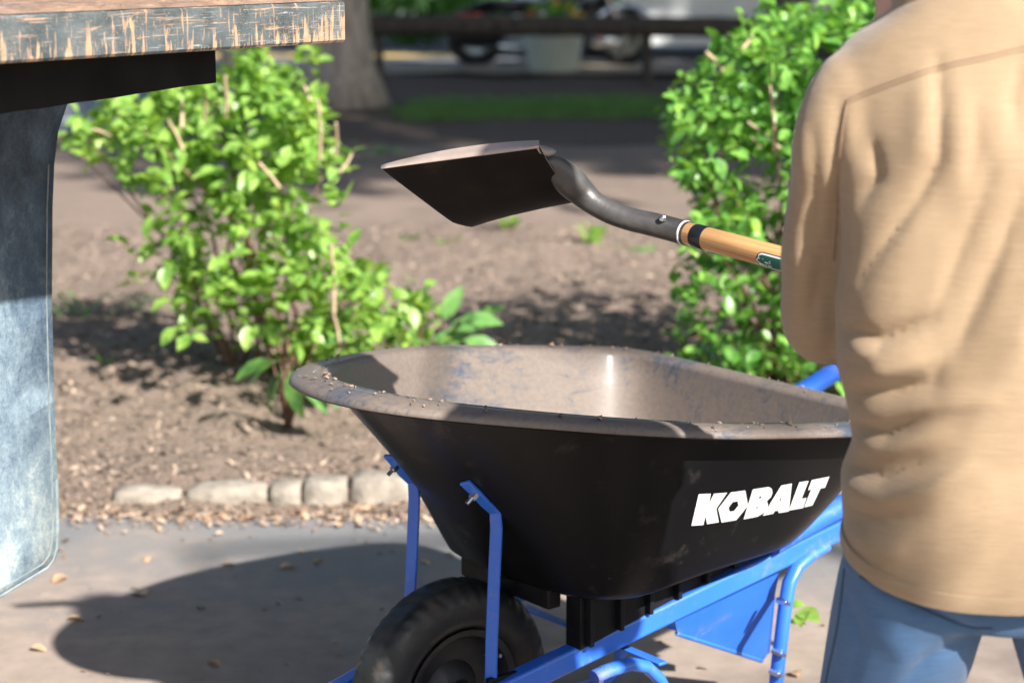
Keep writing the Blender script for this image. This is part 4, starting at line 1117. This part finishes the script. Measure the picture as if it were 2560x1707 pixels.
for i in range(13):
    row = []
    for j in range(13):
        u = HU + (i - 6) * .018; w = HW + (j - 6) * .013; r2 = ((i - 6) / 6) ** 2 + ((j - 6) / 6) ** 2
        row.append(BO + BH * u + BN * w + Vector((0, 0, .4055 + max(-.004, .085 * (1 - r2) + .012 * fbm(u, w, 30)))))
    hp.append(row)
o = MB().grid(hp).build('soil_heap', M['crumb'], angle=180); tag(o, 'little heap of brown mulch on the floor of the wheelbarrow tray', 'soil', kind='stuff')

# ------------------------------------------------------------------ shovel
P1 = atY(1716, 583, 3.08); P2 = atY(1975, 652, 2.93); SD = (P2 - P1).normalized()
sh = empty('shovel', P1, 'square-bladed shovel with wooden handle, black tape ring and green label, held over the wheelbarrow', 'shovel')
def S_(p): return Vector(p) - P1
# local frame along the handle is built so that wood grain runs along x
qh = SD.to_track_quat('X', 'Z')
def on_handle(name, mat, pts, rad, n=24, **k):
    mb = MB(); mb.tube([Vector((a, 0, 0)) for a in pts], rad, n); o = mb.build(name, mat, sh, **k); o.rotation_mode = 'QUATERNION'; o.rotation_quaternion = qh; return o
on_handle('wooden_handle', M['wood'], [-.03, 0, .3, .8, 1.02], [.0175, .0178, .0185, .0175, .016])
on_handle('tape_band', M['tape'], [.018, .020, .041, .043], [.0178, .0186, .0187, .0178])
on_handle('collar_ring', M['white_paint'], [-.0045, -.004, -.0015, -.001], [.0178, .0197, .0197, .0178])
def wrap_patch(name, mat, a0, a1, h0, h1, rad):
    mb = MB(); P = []
    for i in range(33):
        f = i / 32; a = a0 + (a1 - a0) * f; e_ = min(1, min(f, 1 - f) * (a1 - a0) / ((h1 - h0) * .5)); k = math.sqrt(max(0, 1 - (1 - e_) ** 2)); c_ = (h0 + h1) / 2; hh_ = (h1 - h0) / 2 * max(k, .02)
        P.append([(a, -math.cos((c_ + hh_ * t) / .019) * rad, math.sin((c_ + hh_ * t) / .019) * rad) for t in np.linspace(-1, 1, 11)])
    o = mb.grid(P).build(name, mat, sh); o.rotation_mode = 'QUATERNION'; o.rotation_quaternion = qh; return o
wrap_patch('label_border', M['tape'], 0.1550, .31, -.0215, .0075, .01875)
wrap_patch('label_rim', M['white_paint'], .1565, .308, -.020, .006, .01885)
wrap_patch('label', M['green_label'], .1590, .305, -.0175, .0035, .01895)
# worn patch lettering on the label: first letters of the maker's name, wrapped round the handle
def label_letter(polys, mat):
    bm = bmesh.new()
    for poly in polys:
        vs = []
        for (a, h_) in poly:
            a += .0445; h_ -= .0085; th = h_ / .0196
            vs.append(bm.verts.new(Vector((a, -math.cos(th) * .0192, math.sin(th) * .0192))))
        bm.faces.new(vs)
    m2 = bpy.data.meshes.new('label_letter'); bm.to_mesh(m2); bm.free(); m2.materials.append(mat)
    o = link(bpy.data.objects.new('label_letter', m2), sh); o.rotation_mode = 'QUATERNION'; o.rotation_quaternion = qh
def bar(a0, h0, a1, h1, t):
    d = Vector((a1 - a0, h1 - h0)); n_ = Vector((-d.y, d.x)).normalized() * t / 2
    return [(a0 - n_.x, h0 - n_.y), (a1 - n_.x, h1 - n_.y), (a1 + n_.x, h1 + n_.y), (a0 + n_.x, h0 + n_.y)]
label_letter([bar(.1195, .006, .1195, -.0045, .0028), bar(.1195, -.0040, .1255, -.0055, .0028), bar(.1262, .006, .1262, -.006, .0028)], M['white_paint'])
label_letter([bar(.1300, .0015, .1300, -.0060, .0024), bar(.1300, .0008, .1345, .0008, .0024), bar(.1352, .0012, .1352, -.0060, .0024)], M['white_paint'])
label_letter([bar(.1392, .0015, .1392, -.0060, .0024), bar(.1392, .0050, .1392, .0030, .0024)], M['white_paint'])
# steel socket and neck
ns = [(1722, 585, 3.078, .0192), (1700, 579, 3.088, .0192), (1640, 563, 3.10, .0188), (1580, 549, 3.115, .0185), (1530, 533, 3.125, .0182), (1485, 508, 3.135, .0192), (1455, 482, 3.140, .0225), (1428, 456, 3.135, .0255), (1406, 434, 3.127, .0225), (1386, 414, 3.118, .0165), (1360, 404, 3.112, .009), (1325, 406, 3.112, .003)]
pp = [S_(atY(a, b, y)) for a, b, y, r_ in ns]
def cat3(pts, n=4):
    o = []
    for i in range(len(pts) - 1):
        p0 = pts[max(i - 1, 0)]; p1 = pts[i]; p2 = pts[i + 1]; p3 = pts[min(i + 2, len(pts) - 1)]
        for j in range(n):
            t = j / n; o.append(.5 * ((2 * p1) + (p2 - p0) * t + (2 * p0 - 5 * p1 + 4 * p2 - p3) * t * t + (3 * p1 - p0 - 3 * p2 + p3) * t ** 3))
    o.append(pts[-1]); return o
rr = cat3([Vector((r_, 0)) for *_, r_ in ns]); mb = MB(); mb.tube(cat3(pp), [r_.x for r_ in rr], 24); mb.build('steel_socket', M['steel_dark'], sh, angle=60)
rv = atY(1658, 546, 3.08) - P1
mb = MB(); mb.tube([rv, rv + Vector((-.002, -.006, .001)), rv + Vector((-.0025, -.008, .001))], [.0055, .005, .002], 12); mb.build('rivet', M['bolt'], sh)
# blade: dished plate with turned-up sides
cA, cB, cC, cD = atY(952, 421, 3.07), atY(1348, 369, 3.06), atY(1162, 579, 3.26), atY(1458, 527, 3.20)
nrm = (cB - cA).cross(cC - cA).normalized()
if nrm.y < 0: nrm = -nrm          # away from the camera: the carrying side
mb = MB(); P = []
NU, NV = 26, 20
for i in range(NU + 1):
    s = i / NU; row = []
    for j in range(NV + 1):
        t = j / NV
        p = cB.lerp(cA, s).lerp(cD.lerp(cC, s), t)
        side = abs(2 * t - 1)
        lift = (.028 if t > .5 else .006) * side ** 5 * (1 - .75 * s) - .006 * (1 - side ** 2) * (1 - s)
        edge_round = 0
        if s > .9: p = p.lerp((cA + cC) / 2, (s - .9) * .12 * side)
        if t > .86 and s > .82: p = p + (cB - cA).normalized() * (t - .86) * (s - .82) * .5
        row.append(S_(p + nrm * lift))
    P.append(row)
mb.grid(P); bl = mb.build('blade', [M['blade'], M['blade_edge']], sh, angle=60)
k = bl.modifiers.new('t', 'SOLIDIFY'); k.thickness = .0022; k.offset = 0; k.material_offset_rim = 1
# turned-up far side and stepped shoulder catching the sun
mb = MB(); P = []
up = Vector((0, 0, 1))
for i in range(25):
    s = i / 24; p = cB.lerp(cA, s); h_ = .0135 * math.sin(math.pi * min(1, (1 - s) * .80 + .02)) ** .7
    P.append([S_(p + Vector((0, -.0015, -.0005))), S_(p + up * h_ * .5 + Vector((.0, .006, 0))), S_(p + up * h_ + Vector((0, .016, 0))), S_(p + up * h_ * .9 + Vector((0, .022, 0)))])
mb.grid(P); bl2 = mb.build('turned_edge', M['blade_edge'], sh); k = bl2.modifiers.new('t', 'SOLIDIFY'); k.thickness = .0018; k.offset = 0
st_ = [atY(1343, 370, 3.062), atY(1352, 384, 3.07), atY(1372, 391, 3.085), atY(1386, 387, 3.10)]; tp_ = [atY(1343, 364, 3.075), atY(1358, 364, 3.085), atY(1378, 370, 3.10), atY(1391, 378, 3.11)]
mb = MB(); mb.grid([[S_(a), S_(a.lerp(b, .5) + Vector((0, -.003, 0))), S_(b)] for a, b in zip(st_, tp_)]); o = mb.build('foot_step', M['blade_edge'], sh); k = o.modifiers.new('t', 'SOLIDIFY'); k.thickness = .002

# ------------------------------------------------------------------ person
D_ = 5000.0
PY = 2.42
def X_at(px, z, Y=PY):
    d = Y * CP + (H - z) * SP
    return (px - 1280) / D_ * d
person = empty('person', (.58, PY, 0), 'person seen from behind in tan canvas shirt and blue jeans, shovelling', 'person')
PO = Vector((.58, PY, 0))
YAW = math.radians(16)
def torso_ring(z, lpx, cpx, B, n=2.4, Y=PY, lowr=0.0, nn=48):
    cx = X_at(cpx, z, Y); half = cx - X_at(lpx, z, Y)
    A_ = math.sqrt(max(1e-4, half ** 2 - (B * math.sin(YAW)) ** 2)) / math.cos(YAW); r = []
    for k in range(nn):
        t = 2 * math.pi * k / nn; c_, s_ = math.cos(t), math.sin(t)
        x = A_ * math.copysign(abs(c_) ** (2 / n), c_); y = B * math.copysign(abs(s_) ** (2 / n), s_)
        zz = z + lowr * (abs(c_) ** 2)
        r.append(Vector((cx + x * math.cos(YAW) + y * math.sin(YAW), Y - x * math.sin(YAW) * .6 + y * math.cos(YAW), zz)))
    return r
def tilt_v(p):
    # right shoulder raised
    t = min(1, max(0, (p.z - 1.02) / .24)); t = t * t * (3 - 2 * t)
    q = min(1, max(0, (p.z - 1.27) / .10)); return Vector((p.x, p.y, p.z + (.27 * t + .15 * q) * (p.x - TX0)))
TX0 = X_at(2085, 1.28)
def loft(mb, rings):
    n = len(rings[0]); vs = [p for r in rings for p in r]; fs = []
    for i in range(len(rings) - 1):
        for k in range(n): fs.append((i * n + k, i * n + (k + 1) % n, (i + 1) * n + (k + 1) % n, (i + 1) * n + k))
    fs.append(tuple(range(n))); fs.append(tuple(range((len(rings) - 1) * n, len(rings) * n))[::-1])
    mb.add(vs, fs)
def shell(name, mb, mat, voxel, smooth=6, warp=None):
    vs = [tuple(v) for v in mb.v]; me = bpy.data.meshes.new(name + '_src'); me.from_pydata(vs, [], mb.f); me.update()
    bm = bmesh.new(); bm.from_mesh(me); bmesh.ops.recalc_face_normals(bm, faces=bm.faces); bm.to_mesh(me); bm.free()
    o = bpy.data.objects.new(name + '_src', me); COL.objects.link(o)
    r = o.modifiers.new('r', 'REMESH'); r.mode = 'VOXEL'; r.voxel_size = voxel
    s = o.modifiers.new('s', 'SMOOTH'); s.iterations = smooth; s.factor = .6
    dg = bpy.context.evaluated_depsgraph_get(); ev = o.evaluated_get(dg); m2 = bpy.data.meshes.new_from_object(ev)
    bpy.data.objects.remove(o); m2.name = name
    if warp:
        nv = len(m2.vertices); co = np.empty(nv * 3); m2.vertices.foreach_get('co', co); co = co.reshape(-1, 3)
        nr = np.empty(nv * 3); m2.vertices.foreach_get('normal', nr); nr = nr.reshape(-1, 3)
        co = warp(co, nr); m2.vertices.foreach_set('co', co.ravel()); m2.update()
    co = np.empty(len(m2.vertices) * 3); m2.vertices.foreach_get('co', co); co = co.reshape(-1, 3) - np.array(PO); m2.vertices.foreach_set('co', co.ravel())
    m2.materials.clear(); m2.materials.append(mat); m2.shade_smooth(); m2.update()
    return link(bpy.data.objects.new(name, m2), person)
# --- shirt
tor = [(.715, 2110, 2488, .156, .042), (.76, 2108, 2482, .148, .03), (.83, 2106, 2485, .142, .01), (.885, 2142, 2480, .126, 0), (.93, 2128, 2470, .124, 0), (.98, 2098, 2450, .124, 0), (1.08, 2088, 2430, .125, 0), (1.18, 2092, 2420, .125, 0),
       (1.26, 2095, 2410, .122, 0), (1.31, 2080, 2385, .110, 0), (1.340, 2068, 2385, .102, 0), (1.358, 2082, 2385, .096, 0), (1.371, 2112, 2385, .090, 0), (1.380, 2155, 2385, .082, 0), (1.388, 2205, 2385, .074, 0), (1.396, 2240, 2385, .070, 0)]
mb = MB(); loft(mb, [[tilt_v(p) for p in torso_ring(z, l, c, B, lowr=lo)] for z, l, c, B, lo in tor])
SHO = Vector((X_at(2110, 1.315), PY - .01, 1.312)); ELB = atY(2050, 770, 2.50); WRI = atY(2225, 770, 2.73)
def arm(mb, pts, rad):
    pts2 = cat3([Vector(p) for p in pts], 5); r2 = [v.x for v in cat3([Vector((r_, 0)) for r_ in rad], 5)]
    mb.tube(pts2, r2, 20)
arm(mb, [SHO + Vector((.07, .0, .03)), SHO + Vector((.015, 0, .006)), SHO + Vector((-.004, .003, -.05)), SHO.lerp(ELB, .40) + Vector((-.002, .0, 0)), SHO.lerp(ELB, .72) + Vector((-.004, 0, 0)), ELB + Vector((.004, -.005, .03)), ELB + Vector((.012, .02, -.022)), ELB.lerp(WRI, .5) + Vector((0, .01, -.018)), WRI],
    [.05, .058, .057, .054, .053, .054, .054, .046, .036])
RSH = Vector((.70, PY - .04, 1.44)); REL = Vector((.80, PY + .0, 1.17)); RWR = Vector((.775, PY + .19, 1.0))
arm(mb, [RSH + Vector((-.08, 0, .03)), RSH, RSH.lerp(REL, .5), REL, REL.lerp(RWR, .5), RWR], [.05, .06, .056, .055, .046, .036])
folds = [  # px polylines on the back, depth in metres (negative = crease), half width in metres
    ([(2345, 150), (2350, 250), (2348, 400), (2300, 490), (2220, 600), (2150, 700)], -.007, .010),
    ([(2320, 170), (2318, 300), (2300, 420)], .005, .022),
    ([(2440, 260), (2440, 380), (2420, 440)], -.004, .012),
    ([(2395, 200), (2400, 330), (2390, 480)], .005, .020),
    ([(2560, 130), (2535, 250), (2540, 330)], -.005, .012),
    ([(2180, 350), (2195, 440), (2150, 510)], -.007, .010),
    ([(2135, 300), (2140, 420), (2110, 500)], .004, .018),
    ([(2560, 480), (2500, 640), (2440, 770), (2390, 880)], -.006, .012),
    ([(2480, 420), (2430, 560), (2380, 680), (2330, 800)], -.005, .014),
    ([(2540, 640), (2500, 740), (2440, 860)], .005, .018),
    ([(2110, 820), (2200, 850), (2330, 800)], -.009, .012),
    ([(2150, 935), (2230, 925), (2330, 900)], .009, .013),
    ([(2130, 975), (2230, 980), (2330, 960), (2360, 900)], -.009, .013),
    ([(2120, 870), (2200, 890), (2300, 860)], .006, .012),
    ([(2130, 1060), (2210, 1090), (2300, 1050)], -.010, .011),
    ([(2125, 1020), (2200, 1035), (2300, 1010), (2480, 1000)], .006, .012),
    ([(2115, 1160), (2200, 1185), (2320, 1150)], -.010, .014),
    ([(2135, 1115), (2230, 1120), (2350, 1090)], .007, .014),
    ([(2130, 1225), (2220, 1250), (2330, 1225), (2420, 1170)], .008, .012),
    ([(2125, 1280), (2190, 1300), (2300, 1290)], -.008, .014),
    ([(2135, 1330), (2200, 1370), (2260, 1400)], .006, .012),
    ([(2100, 260), (2088, 400), (2080, 600), (2072, 760), (2085, 860)], -.011, .011),
    ([(2035, 330), (2040, 500), (2020, 660)], -.006, .010),
    ([(2010, 300), (2015, 430), (2000, 560)], .005, .014),
    ([(2050, 600), (2040, 720), (2020, 820)], -.007, .010),
    ([(1985, 560), (2000, 660), (1990, 760)], .004, .014),
]
FOLD_K = 1.2
def warp_shirt(co, nr):
    v = co - np.array([0, 0, H]); d = v[:, 1] * CP - v[:, 2] * SP; vv = v[:, 1] * SP + v[:, 2] * CP
    px = 1280 + FPX * v[:, 0] / d; py = 853.5 - FPX * vv / d
    facing = np.clip(-(nr * (co - np.array([0, 0, H]))).sum(1) / np.linalg.norm(co - np.array([0, 0, H]), axis=1) * 2.5, 0, 1)
    disp = np.zeros(len(co))
    for poly, amp, hw_ in folds:
        P_ = np.array(poly, float); best = np.full(len(co), 1e9); tt = np.zeros(len(co))
        L_ = np.cumsum([0] + [np.linalg.norm(P_[i + 1] - P_[i]) for i in range(len(P_) - 1)])
        for i in range(len(P_) - 1):
            a, b = P_[i], P_[i + 1]; ab = b - a; q = np.stack([px, py], 1) - a
            t = np.clip((q @ ab) / (ab @ ab), 0, 1); dist = np.linalg.norm(q - t[:, None] * ab, axis=1)
            m_ = dist < best; best[m_] = dist[m_]; tt[m_] = (L_[i] + t[m_] * (L_[i + 1] - L_[i])) / L_[-1]
        hwp = hw_ * FPX / 2.45
        env = np.sin(np.pi * np.clip(tt * .9 + .05, 0, 1)) ** .6
        prof = np.exp(-(best / hwp) ** 2) if amp > 0 else np.exp(-(best / (hwp * .85)) ** 1.25)
        disp += amp * prof * env * facing * 1.15
    # loose cloth all round
    r = np.array([fbm(p[0] * 1.0, p[2] * .55 + p[1], 7.5, 3) for p in co])
    disp += .0035 * r
    return co + nr * (disp * FOLD_K)[:, None]
shirt = shell('shirt', mb, M['shirt'], .0065, 8, warp_shirt)
dg = bpy.context.evaluated_depsgraph_get()
bms = bmesh.new(); bms.from_mesh(shirt.data); bvs = BVHTree.FromBMesh(bms); bms.free()
def project_px(pts, off):
    o = []
    org = Vector((0, 0, H)) - PO
    P_ = cat3([Vector(p) for p in pts], 10)
    for p in P_:
        loc, nr, i, d = bvs.ray_cast(org, ray(p.x, p.y).normalized())
        if loc is not None: o.append(loc + nr * off)
    return o
for pts, nm in (([(2118, 250), (2150, 234), (2240, 200), (2350, 164), (2460, 140), (2560, 116), (2640, 100)], 'yoke_seam'),
                ([(2118, 260), (2150, 244), (2240, 210), (2350, 174), (2460, 150), (2560, 126), (2640, 110)], 'yoke_seam'),
                ([(2118, 254), (2106, 330), (2098, 430), (2092, 540), (2084, 650)], 'armhole_seam')):
    q = project_px(pts, .0006)
    if len(q) > 3: mb = MB(); mb.tube(q, .0011, 6); mb.build(nm, M['shirt_seam'], shirt)
# hem tape round the bottom of the shirt
hem_r = torso_ring(.705, 2122, 2489, .151, lowr=.045, nn=64); hem_s = []
mb = MB()
hp = []; hring = torso_ring(.723, 2110, 2489, .156, lowr=.042, nn=96); hcen = sum(hring, Vector()) / 96
for p in hring:
    loc, nr, i_, dd = bvs.find_nearest(p - PO + Vector((0, 0, .012)))
    d_ = (p - hcen); d_.z = 0; d_.normalize(); row = []
    for dz, dn in ((-.015, -.004), (-.013, .0025), (-.004, .004), (.007, .003), (.009, -.003)):
        row.append(Vector((loc.x, loc.y, p.z - PO.z + dz)) + d_ * dn)
    hp.append(row)
mb.grid(hp, close_u=True).build('hem', M['shirt'], shirt)
# collar
cr = [tilt_v(p) for p in torso_ring(1.392, 2234, 2385, .066, n=2.0, nn=40)]; mb = MB()
hp = [[p - PO + Vector(((p.x - X_at(2385, 1.43)) * k, (p.y - PY) * k, dz)) for dz, k in ((-.012, .05), (.012, .06), (.034, -.08), (.036, -.14), (.0, -.12))] for p in cr]
mb.grid(hp, close_u=True).build('collar', M['shirt'], shirt)

# --- jeans
mb = MB()
def jr(z, lpx, cpx, B, n=2.3): return torso_ring(z, lpx, cpx, B, n)
loft(mb, [jr(.90, 2260, 2480, .085), jr(.84, 2170, 2484, .11), jr(.76, 2150, 2484, .128), jr(.70, 2130, 2482, .128), jr(.665, 2135, 2480, .118)])
HIPL = Vector((X_at(2290, .72), PY - .01, .72)); KNL = Vector((X_at(2190, .42), PY + .06, .42)); ANL = Vector((X_at(2140, .10), PY - .02, .085))
HIPR = Vector((X_at(2690, .72), PY - .03, .72)); KNR = Vector((X_at(2810, .42), PY + .05, .42)); ANR = Vector((X_at(2880, .10), PY - .05, .085))
arm(mb, [HIPL + Vector((.02, 0, .06)), HIPL, HIPL.lerp(KNL, .35), KNL, KNL.lerp(ANL, .5), ANL], [.080, .096, .094, .078, .070, .066])
arm(mb, [HIPR + Vector((-.02, 0, .06)), HIPR, HIPR.lerp(KNR, .35), KNR, KNR.lerp(ANR, .5), ANR], [.105, .108, .096, .078, .070, .066])
folds_j = [([(2180, 1430), (2290, 1510), (2400, 1570), (2470, 1600)], -.008, .009), ([(2130, 1400), (2230, 1490), (2330, 1560)], .005, .014),
           ([(2110, 1480), (2150, 1600), (2130, 1700)], -.004, .010), ([(2420, 1600), (2330, 1650), (2250, 1707)], -.006, .011), ([(2200, 1560), (2260, 1640), (2240, 1720)], .004, .014)]
def warp_jeans(co, nr):
    global folds
    keep = folds; folds = folds_j; r = warp_shirt(co, nr); folds = keep; return r
jeans = shell('jeans', mb, M['jeans'], .008, 5, warp_jeans)
bms = bmesh.new(); bms.from_mesh(jeans.data); bvs = BVHTree.FromBMesh(bms); bms.free()
M['denim_thread'] = simple("denim_thread", (.03, .06, .11), .8, var=.1)
for pts in ([(2150, 1440), (2260, 1500), (2400, 1560), (2480, 1570)], [(2112, 1420), (2095, 1560), (2070, 1680), (2060, 1740)]):
    q = project_px(pts, .0006)
    if len(q) > 3: mb = MB(); mb.tube(q, .0013, 6); mb.build('seam', M['denim_thread'], jeans)
# --- boots
for (an, kx, nm) in ((ANL, -.25, 'boot'), (ANR, .25, 'boot')):
    mb = MB(); f = Vector((kx, 1, 0)).normalized(); a = an - PO
    mb.tube([a + Vector((0, 0, .14)), a + Vector((0, 0, .05)), a + f * .01 + Vector((0, 0, -.005)), a + f * .09 + Vector((0, 0, -.032)), a + f * .18 + Vector((0, 0, -.045)), a + f * .225 + Vector((0, 0, -.05))], [.055, .055, .058, .05, .042, .02], 16, up=Vector((1, 0, 0)))
    b_ = mb.build('boot', M['boot'], person)
    mb = MB(); mb.tube([a - f * .06 + Vector((0, 0, -.072)), a + f * .06 + Vector((0, 0, -.072)), a + f * .24 + Vector((0, 0, -.072))], [.05, .052, .04], 14, sx=.25 if False else 1, sy=.24, up=Vector((1, 0, 0))); mb.build('sole', M['black_plastic'], b_)

# --- body: one skinned figure inside the clothes
body_v = []; body_e = []; body_r = []
def bv(p, r, parent=None):
    body_v.append(Vector(p) - PO); body_r.append(r); i = len(body_v) - 1
    if parent is not None: body_e.append((parent, i))
    return i
pel = bv((X_at(2484, .80), PY, .84), .085)
sp1 = bv((X_at(2470, .98), PY, .98), .085, pel); sp2 = bv((X_at(2440, 1.18), PY, 1.18), .085, sp1)
sp3 = bv((X_at(2370, 1.35), PY + .005, 1.35), .07, sp2)
nk = bv((X_at(2335, 1.42), PY + .03, 1.43), .062, sp3); nk2 = bv((X_at(2290, 1.50), PY + .06, 1.505), .058, nk)
hd1 = bv((X_at(2262, 1.56), PY + .065, 1.565), .075, nk2); hd2 = bv((X_at(2250, 1.63), PY + .07, 1.635), .092, hd1); hd3 = bv((X_at(2250, 1.69), PY + .065, 1.70), .075, hd2)
HC = Vector((X_at(2252, 1.61), PY + .07, 1.62))
for s_, hip, kn, an in ((-1, HIPL, KNL, ANL), (1, HIPR, KNR, ANR)):
    h_ = bv(hip, .062, pel); k_ = bv(kn, .058, h_); c_ = bv(kn.lerp(an, .35), .055, k_); a_ = bv(an, .04, c_); bv(an + Vector((.03 * s_, .12, -.045)), .035, a_)
def hand(root, C, D, sgn):
    """palm and five fingers closed round the shovel handle (axis D through C)"""
    D = D.normalized(); upv = (Vector((0, 0, 1)) - D * D.z).normalized(); sidev = D.cross(upv).normalized()
    def P(phi, r, al): return C + D * al + (upv * math.cos(phi) + sidev * math.sin(phi) * sgn) * r
    pm = bv(P(1.7, .036, 0), .020, root)
    for k, (al, ln, rr_) in enumerate(((-.033, .95, .0085), (-.011, 1.05, .009), (.011, 1.0, .009), (.032, .82, .0078))):
        p_ = bv(P(1.25, .034, al), rr_ * 1.1, pm)
        for j, ph in enumerate((.7, .05, -.65, -1.25)):
            p_ = bv(P(1.25 - (1.25 - ph) * ln, .029, al), rr_ * (1 - .08 * j), p_)
    t_ = bv(P(2.2, .033, -.03), .011, pm); t_ = bv(P(2.75, .030, -.045), .010, t_); bv(P(3.5, .028, -.05), .0085, t_)
HL = P1 + SD * ((WRI - P1).dot(SD) + .03); HR = P1 + SD * ((RWR - P1).dot(SD))
for (sh_, el_, wr_, hc_, sg) in ((SHO, ELB, WRI, HL, 1), (RSH, REL, RWR, HR, -1)):
    a_ = bv(sh_.lerp(Vector((X_at(2360, 1.32), PY, 1.315)), .15) - Vector((0, 0, .01)), .034, sp3); b2 = bv(sh_.lerp(el_, .5), .030, a_); e2 = bv(el_, .037, b2); w0 = bv(el_.lerp(wr_, .5), .036, e2); w2 = bv(wr_, .026, w0)
    hand(w2, hc_, SD, sg)
me = bpy.data.meshes.new('body'); me.from_pydata([tuple(v) for v in body_v], body_e, []); me.update()
bo = bpy.data.objects.new('body', me); link(bo, person); me.materials.append(M['skin'])
sk = bo.modifiers.new('skin', 'SKIN'); sk.use_smooth_shade = True
if not me.skin_vertices: 
    bm = bmesh.new(); bm.from_mesh(me); bm.verts.layers.skin.verify(); bm.to_mesh(me); bm.free()
for i, v in enumerate(me.skin_vertices[0].data): v.radius = (body_r[i], body_r[i]); v.use_root = (i == 0)
ss = bo.modifiers.new('sub', 'SUBSURF'); ss.levels = 2; ss.render_levels = 2
dg = bpy.context.evaluated_depsgraph_get(); m2 = bpy.data.meshes.new_from_object(bo.evaluated_get(dg)); bo.modifiers.clear(); bo.data = m2
m2.materials.clear(); m2.materials.append(M['skin']); m2.shade_smooth()
# face: head turned to look left and away towards the truck
FD = Vector((-.45, .88, -.12)).normalized(); FS = FD.cross(Vector((0, 0, 1))).normalized(); FU = FS.cross(FD)
bm = bmesh.new(); bm.from_mesh(m2)
for v in bm.verts:
    p = v.co + PO - HC
    if p.length < .17 and v.co.z > 1.49:
        f = p.dot(FD); s_ = p.dot(FS); u = p.dot(FU)
        if f > 0:
            v.co += FD * (.024 * math.exp(-(s_ / .014) ** 2 - ((u + .005) / .024) ** 2))      # nose
            v.co -= FD * (.010 * (math.exp(-((s_ - .03) / .014) ** 2) + math.exp(-((s_ + .03) / .014) ** 2)) * math.exp(-((u - .012) / .012) ** 2))  # eye sockets
            v.co += FD * (.006 * math.exp(-(s_ / .022) ** 2 - ((u + .045) / .008) ** 2) + .012 * math.exp(-(s_ / .022) ** 2 - ((u + .078) / .014) ** 2))
bm.to_mesh(m2); bm.free()
for s_ in (-1, 1):
    c = HC - PO + FS * s_ * .086 - FD * .005
    mb = MB(); mb.tube([c + FU * .03, c + FS * s_ * .012 + FU * .024 - FD * .012, c + FS * s_ * .014 - FD * .016, c + FS * s_ * .006 - FU * .028], [.006, .008, .008, .006], 8); mb.build('ear', M['skin'], person)
    c = HC - PO + FS * s_ * .03 + FU * .012 + FD * .078
    mb = MB(); mb.grid([[c + Vector((math.cos(a) * math.sin(b), math.sin(a) * math.sin(b), math.cos(b))) * .011 for a in np.linspace(0, 2 * math.pi, 11)[:-1]] for b in np.linspace(.01, math.pi - .01, 8)], close_v=True); mb.build('eye', M['white_paint'], person)
mb = MB(); P = []
for b in np.linspace(0.0, 1.75, 14):
    P.append([HC - PO + FU * .03 - FD * .012 + (FU * math.cos(b) * .104 + (FD * math.cos(a) * (.100 if math.cos(a) < 0 else .088) + FS * math.sin(a) * .092) * math.sin(b)) + FU * (-.02 * max(0, b - 1.3) if math.cos(a) < .2 else .05 * max(0, b - 1.1)) for a in np.linspace(0, 2 * math.pi, 33)[:-1]])
o = mb.grid(P, close_v=True).build('hair', M['hair'], person)
k = o.modifiers.new('t', 'SOLIDIFY'); k.thickness = .006
print('tris', sum(len(o.data.polygons) for o in bpy.data.objects if o.type == 'MESH'))
